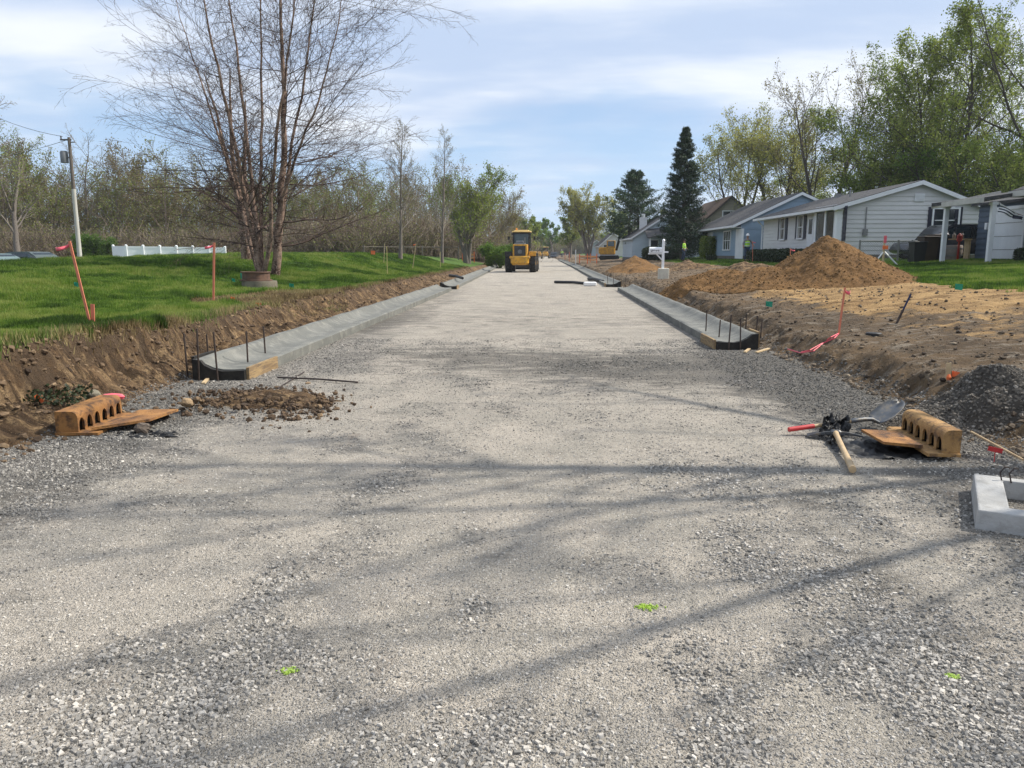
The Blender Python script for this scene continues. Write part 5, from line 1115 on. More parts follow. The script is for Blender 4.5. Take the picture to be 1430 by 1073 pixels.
m.add([(x7 + 4.5, y7a - .4, zb_), (x7 + 9.5, y7a - .4, za), (x7 + 9.5, y7b + .4, za), (x7 + 4.5, y7b + .4, zb_), (x7 + 4.5, y7a - .4, zb_ + t), (x7 + 9.5, y7a - .4, za + t), (x7 + 9.5, y7b + .4, za + t), (x7 + 4.5, y7b + .4, zb_ + t)], [(0, 1, 2, 3), (7, 6, 5, 4), (0, 4, 5, 1), (1, 5, 6, 2), (2, 6, 7, 3), (3, 7, 4, 0)])
m.build('roof', m_shingle, r)
m = MB(); m.box((x7 - .6, (y7a + y7b) / 2, zeh + .02), (.12, y7b - y7a + .8, .22)); m.box((x7 - .28, (y7a + y7b) / 2, zeh - .08), (.52, y7b - y7a + .7, .03)); m.build('gutter', m_cream, r)
zc = ZY(287, 33.5, 1316); xc = PX(1318, 33.5)
m = MB(); m.add([(xc - .25, 34.4, zc), (21.0, 34.4, zc + .62), (21.0, y7b + .1, zc + .62), (xc - .05, y7b + .1, zc), (xc - .25, 34.4, zc + .14), (21.0, 34.4, zc + .76), (21.0, y7b + .1, zc + .76), (xc - .05, y7b + .1, zc + .14)], [(0, 1, 2, 3), (7, 6, 5, 4), (0, 4, 5, 1), (1, 5, 6, 2), (2, 6, 7, 3), (3, 7, 4, 0)])
m.add([(20.4, y7b, 3.7), (27, y7b, 4.9), (27, 38.2, 4.9), (20.4, 38.2, 3.7), (20.4, y7b, 3.82), (27, y7b, 5.0), (27, 38.2, 5.0), (20.4, 38.2, 3.82)], [(0, 1, 2, 3), (7, 6, 5, 4), (0, 4, 5, 1), (1, 5, 6, 2), (2, 6, 7, 3), (3, 7, 4, 0)])
m.build('carport_roof', m_shingle, r)
m = MB(); yl = 34.4 - y7b; m.box((xc - .18, (34.4 + y7b) / 2, zc + .03), (.14, yl + .1, .2), rz=-.035); m.box((xc + 1.2, 34.42, zc + .28), (2.9, .05, .16), ry=-.205); m.build('carport_beam', m_cream, r)
for px, Y in ((1316.5, 33.6), (1381, 30.95)):
    m = MB(); xx_ = PX(px, Y); m.box((xx_, Y, (zc + 1.0) / 2 + .0), (.16, .16, zc - 1.0)); m.box((xx_, Y, zc - .08), (.24, .24, .1)); m.build('carport_post', m_trim, r)
gy0, gy1 = 34.15, 36.55
m = MB(); m.box((20.55, (gy0 + gy1) / 2, 2.25), (.08, gy1 - gy0, 2.35)); gd = m.build('garage_door', m_door, r)
m = MB()
for q in range(1, 4): m.box((20.505, (gy0 + gy1) / 2, 1.1 + q * .58), (.012, gy1 - gy0, .018))
m.build('door_groove', m_found, gd)
m = MB(); m.box((20.53, gy0 - .07, 2.25), (.14, .14, 2.4)); m.box((20.53, gy1 + .07, 2.25), (.14, .14, 2.4)); m.box((20.53, (gy0 + gy1) / 2, 3.48), (.14, gy1 - gy0 + .3, .14)); m.build('door_frame', m_trim, r)
window(r, 'x', x7 * F / (1440 - 755), ZY(312, 29.4, 1425), .9, 1.7, x7, False)
m = MB(); ysh = x7 * F / (1423.5 - 755); m.box((x7 - .05, ysh, ZY(308, ysh, 1423)), (.05, .42, 1.75))
for q in range(22): m.box((x7 - .08, ysh, ZY(308, ysh, 1423) - .8 + q * .076), (.015, .34, .03))
m.build('shutter', m_trim, r)
m = MB(); m.box((20.5, 36.9, 2.75), (.12, .16, .3)); m.build('wall_lamp', m_trim, r)
for ch in r.children: ch.location = inv
# flag on the near post
fy0 = 30.95; fx = PX(1384, fy0); fr_ = empty('house_flag', (fx, fy0 - .12, ZY(290, fy0, 1384)), 'striped flag with a blue field hanging from the carport post', 'flag')
m = MB(); m.tube([(0, 0, .25), (.9, -.3, -.42)], .014, 6); m.build('flag_pole', m_white, fr_)
mats = [m_white, m_shut, M('flag_red', (.16, .04, .045), rough=.7)]; n = 16; vs = []; fs = []; mi = []
for i in range(n + 1):
    for j in range(8): u = i / n; q = j / 7; vs.append((.06 + .95 * u + .04 * math.sin(6 * q), -.05 - .3 * u + .05 * math.sin(9 * u + 3 * q), .16 - .55 * u - .45 * q * (.55 + .45 * (1 - u)) + .03 * math.sin(8 * u)))
for i in range(n):
    for j in range(7): fs.append((i * 8 + j, i * 8 + j + 1, i * 8 + 9 + j, i * 8 + 8 + j)); mi.append(1 if (i > 9 and j > 2) else (0 if j % 2 == 0 else (1 if i < 10 else 2)))
m = MB(); m.add(vs, fs); m.m = mi; m.build('flag_cloth', mats, fr_, True); fr_.scale = (.8,) * 3

# hedge, bushes
def bush(name, c, dims, label, cat, mat, seed, n=9000, ls=.05):
    r_ = np.random.default_rng(seed); p = r_.random((n, 3)) * 2 - 1; k = (np.abs(p) ** 4).sum(1) < 1.1 + .3 * fbm(p[:, 0] * 4, p[:, 1] * 4, seed, 2); p = p[k]; p = p * (np.array(dims) / 2); p[:, 2] += dims[2] / 2
    p[:, 2] += .15 * fbm(p[:, 0] * 2, p[:, 1] * 2, seed, 2); a = norm(r_.standard_normal(p.shape)); b_ = norm(np.cross(a, r_.standard_normal(p.shape)))
    v = np.stack([p - a * ls, p - b_ * ls * .7, p + a * ls, p + b_ * ls * .7], 1).reshape(-1, 3); o = mesh_np(name, v, [np.arange(len(v)).reshape(-1, 4)], mat, attrs={'tint': np.repeat(np.clip(.4 + .25 * r_.standard_normal(len(p)), 0, 1), 4)}); o.location = c; return tag(o, label, cat)
LF_dark = M_attr('dark_hedge_leaves', [(.018, .028, .012), (.035, .05, .02), (.06, .075, .03)], .6, .15)
bush('hedge', on(PX(1090, 49), 49), (2.6, 9.0, .75), 'low dark clipped hedge in front of the grey ranch', 'hedge', LF_dark, 1, 16000, .06)
bush('shrub', on(PX(950, 74) - 1.5, 76), (3.6, 2, 1.3), 'dark hedge under the spruce behind the mailbox', 'hedge', LF_dark, 2, 9000, .07)
bush('shrub', on(PX(989, 68), 68), (1.5, 1.6, 2.0), 'rounded green shrub before the blue house windows', 'shrub', LF_olive, 3, 5000, .06)
bush('shrub', on(x7 - .4, 30.0), (.5, .8, .5), 'small dark shrub at the corner of the slate blue house', 'shrub', LF_dark, 4, 3000, .04)
bush('shrub', on(PX(1002, 60), 62), (.8, .8, .5), 'tiny green shrub by the white garage door', 'shrub', LF_dark, 5, 1500, .04)

# ------------------------------------------------------------------ vehicles
m_tyre = M('tyre_rubber', (.018, .018, .018), (.04, .038, .035), 12, .9, .004, 40); m_rim = M('wheel_rim', (.4, .4, .42), rough=.35, metal=.7); m_cglass = M('car_glass', (.012, .018, .02), rough=.06, spec=.9)
def car(name, loc, rz, L, W, Hh, paint, label, cat='car', suv=False):
    r = empty(name, loc, label, cat, rz=rz); belt = Hh * (.60 if not suv else .58); n = 15
    st = [(-.5, .30, .45), (-.485, .22, .60), (-.44, .18, .80), (-.30, .16, .88), (-.15, .16, .93), (0, .16, .97), (.2, .16, 1), (.36, .16, 1), (.46, .18, .96), (.492, .24, .85), (.5, .32, .6)]
    m = MB(); vs = []; k = 8
    for t, zb, zt in st:
        w = W / 2 * (1 - .16 * abs(2 * t) ** 5); z0 = zb * Hh * .9; z1 = belt * zt
        for a, b in ((-.92, 0), (-1, .25), (-1, .7), (-.93, 1), (.93, 1), (1, .7), (1, .25), (.92, 0)): vs.append((L * t, w * a, z0 + (z1 - z0) * b))
    fs = [(i * k + j, i * k + (j + 1) % k, (i + 1) * k + (j + 1) % k, (i + 1) * k + j) for i in range(len(st) - 1) for j in range(k)] + [tuple(range(k)), tuple((len(st) - 1) * k + j for j in range(k))]
    m.add(vs, fs)
    gs = [(-.22, 0, .96), (-.13, .62, .88), (-.03, .97, .80), (.12, 1.0, .79), (.28, .99, .79), (.36 if not suv else .42, .88, .80), (.45 if not suv else .49, 0, .9)]
    if suv: gs = [(-.2, 0, .96), (-.12, .7, .88), (-.05, .97, .83), (.12, 1.0, .82), (.35, 1, .82), (.45, .93, .83), (.49, 0, .92)]
    def green(grow, lo, hi):
        v = []
        for t, h, w in gs:
            z1 = belt * .97 + (Hh - belt) * h; v += [(L * t, -W / 2 * (w + .09) * grow, belt * .95), (L * t, -W / 2 * w * grow, z1), (L * t, W / 2 * w * grow, z1), (L * t, W / 2 * (w + .09) * grow, belt * .95)]
        return v
    v = green(1, 0, 1); f = [(i * 4 + j, i * 4 + (j + 1) % 4, (i + 1) * 4 + (j + 1) % 4, (i + 1) * 4 + j) for i in range(len(gs) - 1) for j in range(4)]; m.add(v, f); m.build('body', paint, r, True)
    m = MB(); hg = Hh - belt
    for s in (-1, 1):
        for t0, t1, a0, a1 in ((-.135, -.015, .0, 1), (.0, .17, 1, 1), (.185, .36, 1, .5)):
            def P_(t, h): h_ = np.interp(t, [q[0] for q in gs], [q[1] for q in gs]); w_ = np.interp(t, [q[0] for q in gs], [q[2] for q in gs]); hh = min(h, h_ - .12); zz = belt * .97 + hg * max(hh, 0); ww = W / 2 * (w_ + .09 * (1 - max(hh, 0) / max(h_, .1))); return (L * t, s * (ww + .008), zz)
            m.quad(P_(t0, .08), P_(t1, .08), P_(t1, .84), P_(t0, .84))
    m.quad((L * -.205, -W * .40, belt + .02), (L * -.205, W * .40, belt + .02), (L * -.075, W * .37, belt + hg * .86), (L * -.075, -W * .37, belt + hg * .86))
    te = gs[-1][0]; tf = gs[-2][0]; m.quad((L * te + .01, -W * .38, belt + .06), (L * te + .01, W * .38, belt + .06), (L * tf + .02, W * .35, belt + hg * .78), (L * tf + .02, -W * .35, belt + hg * .78)); m.build('window', m_cglass, r)
    for sx in (-.31, .31):
        for s in (-1, 1):
            m = MB(); m.lathe([(.2, -.11), (.33, -.10), (.34, 0), (.33, .10), (.2, .11)], n=18, axis='x'); w_ = m.build('wheel', m_tyre, r, True); w_.rotation_euler = (0, 0, R(90)); w_.location = (L * sx, s * (W / 2 - .10), .34); m = MB(); m.lathe([(.0, -.115), (.2, -.112), (.2, .112), (0, .115)], n=14, axis='x'); m.build('rim', m_rim, w_)
    return r
m_pgrey = M('grey_green_paint', (.07, .09, .085), rough=.42, coat=.1); m_pteal = M('pale_teal_paint', (.12, .17, .17), rough=.42, coat=.1); m_pdark = M('dark_paint', (.015, .017, .022), rough=.3, coat=.4); m_pred = M('maroon_paint', (.10, .02, .02), rough=.3, coat=.4)
def gz(px, py, Yd): return Vector(at(px, py, Yd))
for px, py, Yd, rz, L_, h_, pt, lb in ((52, 351, 46, 2.9, 4.7, 1.5, m_pgrey, 'grey-green car whose roof shows above the left lawn crest'), (-2, 353.5, 44, 3.0, 4.6, 1.45, m_pteal, 'pale car cut by the left picture edge behind the lawn'), (135, 358.5, 50, 2.6, 4.2, 1.3, m_pgrey, 'low grey-green car roof between utility pole and white fence')):
    p = gz(px, py, Yd); car('parked_car', (p.x, p.y, p.z - h_), rz, L_, 1.8, h_, pt, lb)
p = on(PX(1320, 38.5), 38.7); car('parked_suv', p + Vector((0, 0, .02)), R(8), 4.7, 1.85, 1.68, m_pdark, 'dark van parked behind the chain-link gate beside the grey ranch', 'van', True)
p = Vector((PX(774, 215), 215, .0)); car('pickup_truck', p, R(80), 4.6, 1.9, 1.7, m_pdark, 'dark vehicle right of the distant yellow machines', 'vehicle', True)

m_yel = M('machine_yellow', (.62, .33, .03), (.50, .25, .025), 2.5, .5, c3=(.24, .15, .07), s3=6, lo=.4, hi=.6); m_yelw = M('roof_yellow', (.72, .52, .20), (.62, .42, .15), 2, .5); m_mblack = M('machine_black', (.012, .012, .013), (.03, .028, .026), 4, .6); m_mgrey = M('machine_grey', (.16, .17, .18), (.11, .115, .12), 3, .5); m_cabg = M('cab_glass', (.035, .05, .055), (.07, .10, .10), 1.5, .1, spec=.8)
def wheel(parent, x, y, rad, w, mat=m_tyre, lugs=True, rimc=None):
    m = MB(); m.lathe([(rad * .52, -w * .45), (rad * .90, -w * .5), (rad, -w * .36), (rad, w * .36), (rad * .90, w * .5), (rad * .52, w * .45)], n=32, axis='x')
    if lugs:
        for k in range(20):
            a = 6.283 * k / 20
            for s in (-1, 1): m.box((s * w * .24, math.cos(a + s * .08) * rad, math.sin(a + s * .08) * rad), (w * .46, .10, .09), rx=a + math.pi / 2)
    o = m.build('wheel', mat, parent); o.location = (x, y, rad + .02)
    m = MB(); m.lathe([(.08, -w * .47), (rad * .53, -w * .40), (rad * .53, w * .40), (.08, w * .47)], n=20, axis='x'); m.build('rim', rimc or m_yel, o, True); return o
def loader(loc, rz, label):
    r = empty('wheel_loader', loc, label, 'wheel loader', rz=rz)
    for y in (0.1, 3.0):
        for s in (-1, 1): wheel(r, s * .96, y, .72, .52)
    m = MB(); m.box((0, -.86, .95), (1.42, .62, .62), bev=.10); m.box((0, -1.0, 1.18), (1.62, .30, .22), bev=.06); m.box((0, -.7, .66), (1.2, .8, .16), bev=.04); m.build('counterweight', m_yel, r)
    m = MB(); m.box((-.50, -.15, 1.72), (.12, 1.7, .95), bev=.03); m.box((.50, -.15, 1.72), (.12, 1.7, .95), bev=.03); m.box((0, -.2, 2.12), (1.1, 1.6, .10), bev=.03); m.build('engine_hood', m_yel, r)
    m = MB(); m.box((0, -.93, 1.66), (.88, .06, .86)); gr = m.build('grille', m_mblack, r)
    m = MB()
    for q in range(9): m.box((0, -.97, 1.30 + q * .09), (.86, .02, .02))
    m.build('grille_bar', m_mgrey, gr)
    m = MB(); m.lathe([(.02, 0), (.16, .005), (.17, .02), (.02, .03)], (0, 0, 0), 16, axis='x'); o = m.build('fan_hub', m_mgrey, r); o.rotation_euler = (0, 0, R(90)); o.location = (0, -1.0, 1.62)
    m = MB(); m.box((-.04, -.35, 2.22), (.86, 1.0, .12), bev=.03); m.box((-.04, -.5, 2.36), (.6, .35, .22), bev=.04); m.build('hood_top', m_mgrey, r)
    m = MB(); m.tube([(.32, -.1, 2.1), (.32, -.1, 2.75)], .05, 10); m.build('exhaust', m_mgrey, r, True)
    m = MB()
    for x, y in ((-.62, .5), (.62, .5), (-.62, 1.9), (.62, 1.9)): m.box((x, y, 2.35), (.09, .09, 1.6))
    m.box((0, 1.2, 1.68), (1.32, 1.5, .5)); m.box((0, .5, 3.10), (1.3, .1, .14)); m.box((0, .5, 1.98), (1.3, .1, .12)); cb = m.build('cab', m_mblack, r)
    m = MB(); m.box((0, .53, 2.5), (1.16, .012, 1.1)); m.box((0, 1.9, 2.5), (1.16, .012, 1.1)); m.box((-.63, 1.2, 2.5), (.012, 1.3, 1.1)); m.box((.63, 1.2, 2.5), (.012, 1.3, 1.1)); m.build('cab_window', m_cabg, cb)
    m = MB(); m.box((0, 1.2, 3.20), (1.5, 1.75, .10), bev=.04); m.box((.0, 1.2, 3.28), (1.15, 1.5, .10), bev=.04); m.build('cab_roof', m_yelw, r)
    for s in (-1, 1):
        m = MB(); m.box((s * .70, .42, 3.02), (.18, .12, .13), bev=.02); m.build('work_light', m_mblack, r)
        m = MB(); m.box((s * .96, .05, 1.60), (.56, 1.0, .07), bev=.02); m.box((s * .96, -.52, 1.45), (.56, .07, .34), bev=.02); m.build('fender', m_yel if s > 0 else m_mblack, r)
        m = MB(); m.box((s * .66, -.93, 1.95), (.05, .05, .10)); m.box((s * .58, -1.03, 1.2), (.14, .02, .09)); m.build('tail_light', M('tail_lamp', (.25, .02, .015), rough=.3), r)
        m = MB(); m.tube([(s * .62, .5, 2.75), (s * 1.0, .7, 2.8)], .02, 6); m.box((s * 1.04, .72, 2.7), (.16, .05, .28), bev=.02); m.build('mirror', m_mblack, r)
        m = MB(); m.prism([(2.0, 1.9), (2.5, 1.95), (4.3, .75), (4.2, .5), (2.9, 1.3)], 'x', s * .38 - .06, s * .38 + .06); m.build('lift_arm', m_yel, r)
    for s in (-1, 1):
        m = MB(); m.tube([(s * .3, -.6, 1.0), (s * .42, .2, .8), (s * .3, 1.0, 1.0), (s * .25, 1.9, 1.2)], .025, 6); m.build('hydraulic_hose', m_mblack, r)
        m = MB(); m.tube([(s * .66, .45, 1.75), (s * .70, .45, 2.9)], .016, 6); m.tube([(s * .72, -.5, 1.7), (s * .72, .4, 1.9)], .016, 6); m.build('handrail', m_mblack, r)
    m = MB(); m.lathe([(.07, 3.33), (.07, 3.45), (.03, 3.49)], (-.4, .7, 0), 10); m.build('beacon', M('amber_lens', (.7, .25, .02), rough=.3), r)
    m = MB(); m.box((0, 1.6, 1.05), (.7, 3.4, .5), bev=.06); m.build('chassis', m_mblack, r)
    m = MB(); m.prism([(4.2, .9), (4.25, .3), (4.5, .12), (5.4, .10), (5.4, .14), (4.55, .2), (4.35, .9)], 'x', -1.22, 1.22); m.build('bucket', m_mgrey, r)
    return r
p = hit(727.5, 379.5); print('loader', p)
loader((PX(727, 61.5), 61.5 + .7, .0), R(-3), 'yellow wheel loader with a black cab seen from behind on the road')
# far yellow machines
def grader(loc, rz, label):
    r = empty('road_machine', loc, label, 'road machine', rz=rz)
    for s in (-1, 1):
        for y in (0, 1.6): wheel(r, s * .95, y, .62, .42, lugs=False)
    m = MB(); m.box((0, .6, 1.35), (1.3, 2.6, .9), bev=.12); m.box((0, -.9, 1.1), (1.7, .4, .7), bev=.1); m.build('body', m_yel, r)
    m = MB(); m.box((0, 1.6, 2.3), (1.35, 1.3, 1.2), bev=.05); m.build('cab', m_mblack, r); m = MB(); m.box((0, 1.6, 2.98), (1.5, 1.5, .16), bev=.05); m.build('cab_roof', m_yelw, r)
    m = MB(); m.tube([(0, 2.0, 1.7), (0, 4.6, 1.5), (0, 5.4, .9)], .16, 8); m.build('front_beam', m_yel, r); return r
grader((PX(751.5, 195), 195, 0), R(2), 'distant yellow road machine just right of the loader'); g2_ = grader((PX(761.5, 205), 205, 0), R(-4), 'second distant yellow road machine beside a dark vehicle')
# mini excavator by the pine
def excavator(loc, rz, label):
    r = empty('mini_excavator', loc, label, 'excavator', rz=rz)
    for s in (-1, 1):
        m = MB(); m.prism([(-1.1, .0), (1.1, 0), (1.3, .3), (1.1, .6), (-1.1, .6), (-1.3, .3)], 'y', s * .75 - .2, s * .75 + .2); m.build('track', m_tyre, r)
    m = MB(); m.box((-.25, 0, 1.15), (2.0, 1.7, .95), bev=.12); m.box((-1.15, 0, 1.2), (.4, 1.6, .8), bev=.12); m.build('house_body', m_yel, r)
    m = MB(); m.box((.2, -.35, 2.0), (1.1, .95, .9), bev=.05); m.build('cab', m_yel, r); m = MB(); m.box((.78, -.35, 2.05), (.012, .8, .7)); m.box((.2, -.83, 2.05), (.8, .012, .65)); m.build('cab_window', m_cabg, r)
    m = MB(); m.prism([(.7, 1.2), (1.0, 1.2), (1.55, 3.3), (2.6, 4.2), (2.5, 4.45), (1.25, 3.5)], 'y', .15, .38); m.build('boom', m_mblack, r)
    m = MB(); m.prism([(2.35, 4.5), (2.75, 4.3), (3.1, 1.8), (2.9, 1.7)], 'y', .17, .36); m.build('stick', m_mblack, r)
    m = MB(); m.prism([(2.7, 1.9), (3.2, 1.9), (3.25, 1.1), (2.7, .8), (2.4, 1.3)], 'y', 0, .6); m.build('bucket', m_mblack, r); return r
pe = on(PX(851, 100), 100); excavator(pe, R(-6), 'small yellow excavator with a dark arm in front of the pine')

# ------------------------------------------------------------------ people
def skin(name, nodes, edges, mat, parent, sub=2):
    me = bpy.data.meshes.new(name); me.from_pydata([n[:3] for n in nodes], edges, []); me.materials.append(mat); o = bpy.data.objects.new(name, me); COL.objects.link(o); o.parent = parent
    s = o.modifiers.new('skin', 'SKIN'); s.use_smooth_shade = True
    for i, n in enumerate(nodes): sv = me.skin_vertices[0].data[i]; r_ = n[3]; sv.radius = r_ if isinstance(r_, tuple) else (r_, r_); sv.use_root = (i == 0)
    u = o.modifiers.new('sub', 'SUBSURF'); u.levels = sub; u.render_levels = sub; return o
m_skin = M('skin', (.36, .21, .14), rough=.6); m_vest = M('lime_vest', (.42, .78, .05), (.36, .66, .05), 8, .7); m_jean = M('jeans', (.035, .05, .085), (.055, .075, .12), 12, .85); m_shirtg = M('grey_shirt', (.20, .20, .21), rough=.85); m_shirtd = M('dark_shirt', (.02, .02, .025), rough=.85); m_silver = M('reflective_tape', (.60, .62, .6), rough=.35); m_hat = M('hard_hat', (.75, .75, .74), rough=.35); m_boot = M('work_boots', (.07, .04, .025), rough=.7); m_hair = M('dark_hair', (.015, .012, .01), rough=.8)
def person(loc, rz, label, lx=.10, arm=(.30, .42), hat=m_hat, shirt=m_shirtg, step=.08):
    r = empty('person', loc, label, 'person', rz=rz)
    aR, aL = arm
    N = [(0, 0, .96, (.15, .11)), (0, 0, 1.12, (.14, .10)), (0, 0, 1.32, (.17, .11)), (0, 0, 1.45, (.13, .08)), (0, -.01, 1.53, .055), (0, -.02, 1.62, (.075, .09)), (0, -.02, 1.72, (.075, .092)), (0, -.01, 1.78, .045),
         (-.19, 0, 1.42, .06), (-aR, -.02, 1.17, .048), (-aR - .02, -.12, .94, .036), (-aR - .02, -.15, .86, .032), (.19, 0, 1.42, .06), (aL, -.02, 1.18, .048), (aL + .05, -.16, 1.02, .036), (aL + .06, -.20, .97, .032),
         (-lx, 0, .90, .088), (-lx - .02, -step, .50, .062), (-lx - .02, -step * .2, .10, .045), (-lx - .02, -.16 - step * .2, .05, .04), (lx, 0, .90, .088), (lx + .02, step, .50, .062), (lx + .03, step * 1.4, .10, .045), (lx + .03, step * 1.4 - .16, .05, .04)]
    E = [(0, 1), (1, 2), (2, 3), (3, 4), (4, 5), (5, 6), (6, 7), (3, 8), (8, 9), (9, 10), (10, 11), (3, 12), (12, 13), (13, 14), (14, 15), (0, 16), (16, 17), (17, 18), (18, 19), (0, 20), (20, 21), (21, 22), (22, 23)]
    skin('body', N, E, m_skin, r)
    g = lambda i, k: (*N[i][:3], tuple(q * k for q in N[i][3]) if isinstance(N[i][3], tuple) else N[i][3] * k)
    skin('shirt', [g(2, 1.06), g(3, 1.08), g(8, 1.25), g(9, 1.25), (-aR - .01, -.06, 1.08, .052), g(12, 1.25), g(13, 1.25), (aL + .02, -.08, 1.12, .052)], [(0, 1), (1, 2), (2, 3), (3, 4), (1, 5), (5, 6), (6, 7)], shirt, r)
    skin('vest', [(0, 0, .92, (.185, .14)), (0, 0, 1.10, (.185, .14)), (0, 0, 1.30, (.20, .14)), (0, 0, 1.44, (.17, .105))], [(0, 1), (1, 2), (2, 3)], m_vest, r)
    m = MB()
    for z in (1.02, 1.24): m.lathe([(.205, z), (.205, z + .05)], n=20)
    o = m.build('reflective_band', m_silver, r, True); o.scale = (1, .78, 1)
    skin('trousers', [g(0, 1.12), g(16, 1.18), g(17, 1.25), g(18, 1.5), g(20, 1.18), g(21, 1.25), g(22, 1.5)], [(0, 1), (1, 2), (2, 3), (0, 4), (4, 5), (5, 6)], m_jean, r)
    for a in (18, 22): skin('boot', [(N[a][0], N[a][1] + .02, .07, .06), (N[a][0], N[a][1] - .16, .05, .05), (N[a][0], N[a][1] + .02, .16, .055)], [(0, 1), (0, 2)], m_boot, r, 1)
    m = MB(); m.lathe([(.12, 1.72), (.115, 1.76), (.10, 1.82), (.06, 1.86), (.0, 1.87)], (0, -.01, 0), 18); m.box((0, -.13, 1.725), (.17, .10, .015), bev=.005); m.build('hard_hat', hat, r, True)
    m = MB(); m.box((0, -.115, 1.62), (.025, .03, .05), bev=.008); 
    for s in (-1, 1): m.box((s * .035, -.108, 1.665), (.022, .01, .012), mi=1)
    m.box((0, -.108, 1.575), (.05, .01, .012), mi=1); m.build('face', [m_skin, m_hair], r)
    return r
person(on(PX(1043, 54), 54), R(10), 'worker in a lime vest and white hard hat before the light blue wall', arm=(.30, .36), shirt=m_shirtg)
person(on(PX(955, 67), 67), R(60), 'worker in a lime vest and jeans beside the spruce, behind the mailbox', arm=(.26, .30), hat=m_hair, shirt=m_vest, step=.14)
person(on(PX(784.5, 185), 185), R(0), 'distant worker in pale hi-vis at the road end', shirt=m_vest)

# ------------------------------------------------------------------ utility pole, wires, white fence
pb = gz(112, 366, 50); pt_ = gz(95, 192, 50); pr = empty('utility_pole', (pb.x, pb.y, pb.z - .6), 'tall utility pole with a transformer and pale lower half behind the lawn', 'utility pole'); d = Vector((pt_.x - pb.x + .0, 0, pt_.z - pb.z + .6)); d.x = .02
m = MB(); m.tube([(0, 0, -.6), d * .62], [.15, .12], 12); m.build('pole_sleeve', M('pale_wood', (.52, .50, .45), (.42, .40, .36), 3, .8, stretch=(3, 3, .4)), pr, True)
m = MB(); m.tube([d * .62, d], [.115, .09], 12); m.build('pole', M('weathered_pole', (.16, .13, .11), (.10, .085, .07), 3, .9, stretch=(3, 3, .4)), pr, True)
m = MB(); m.lathe([(.0, 0), (.24, .02), (.24, .68), (.18, .76), (0, .78)], (-.40, 0, d.z - 1.6), 16); m.box((-.15, 0, d.z - 1.25), (.2, .08, .1)); m.build('transformer', m_mgrey, pr, True)
m = MB(); m.box((-.2, 0, d.z - .15), (.7, .09, .09)); m.box((.2, 0, d.z - .3), (.3, .06, .06)); m.tube([(-.5, 0, d.z - .1), (-.5, 0, d.z + .1)], .04, 6); m.build('crossarm', m_barkd, pr)
def wire(a, b, sag, label):
    a, b = Vector(a), Vector(b); m = MB(); m.tube([(b - a) * (i / 16) + Vector((0, 0, -sag * 4 * (i / 16) * (1 - i / 16))) for i in range(17)], .014, 4, caps=False); o = m.build('power_line', m_mblack); o.location = a; tag(o, label, 'wire')
tp = Vector((pb.x + .02, pb.y, pb.z - .6 + d.z)); wire(tp + Vector((-.4, 0, .05)), gz(-160, 60, 60), 1.2, 'upper thin overhead wire running left from the utility pole'); wire(tp + Vector((-.1, 0, -.15)), gz(-260, 235, 48), .8, 'lower overhead wire running left from the utility pole')
fy_ = 60.0
r = empty('vinyl_fence', gz(175, 360, fy_), 'white solid vinyl fence standing behind the left lawn', 'fence'); b0 = r.location.copy()
pts = [gz(158, 344, fy_ + 1.6), gz(176, 344, fy_), gz(314, 346, fy_ + 2.4)]; segs = [(pts[0], pts[1], 1), (pts[1], pts[2], 6)]
for a, b, n in segs:
    for i in range(n):
        p0, p1 = a.lerp(b, i / n), a.lerp(b, (i + 1) / n); c = (p0 + p1) / 2 - b0; ln = (p1 - p0).length; an = math.atan2(p1.y - p0.y, p1.x - p0.x)
        m = MB(); m.box(c + Vector((0, 0, -1.1)), (ln, .05, 2.2), rz=an)
        for z in (-.06, -1.6): m.box(c + Vector((0, 0, z)), (ln, .08, .13), rz=an)
        m.build('panel', m_vinyl, r)
for p in [pts[0]] + [pts[1].lerp(pts[2], i / 6) for i in range(7)]:
    c = p - b0; m = MB(); m.box(c + Vector((0, 0, -1.15)), (.15, .15, 2.42)); m.lathe([(.12, .06), (.12, .09), (0, .14)], (c.x, c.y, c.z), 4); m.build('post', m_vinyl, r)
# rail fence at the woods, thin dark
a = at(508, 345, 66); b = at(640, 346, 72); m = MB(); m.tube([(0, 0, 0), (b[0] - a[0], b[1] - a[1], 0)], .04, 6)
for i in range(6): t = i / 5; m.box(((b[0] - a[0]) * t, (b[1] - a[1]) * t, -.5), (.1, .1, 1.3))
o = m.build('rail_fence', m_bark); o.location = a; tag(o, 'low single-rail fence at the wood edge behind the slim trees', 'fence')
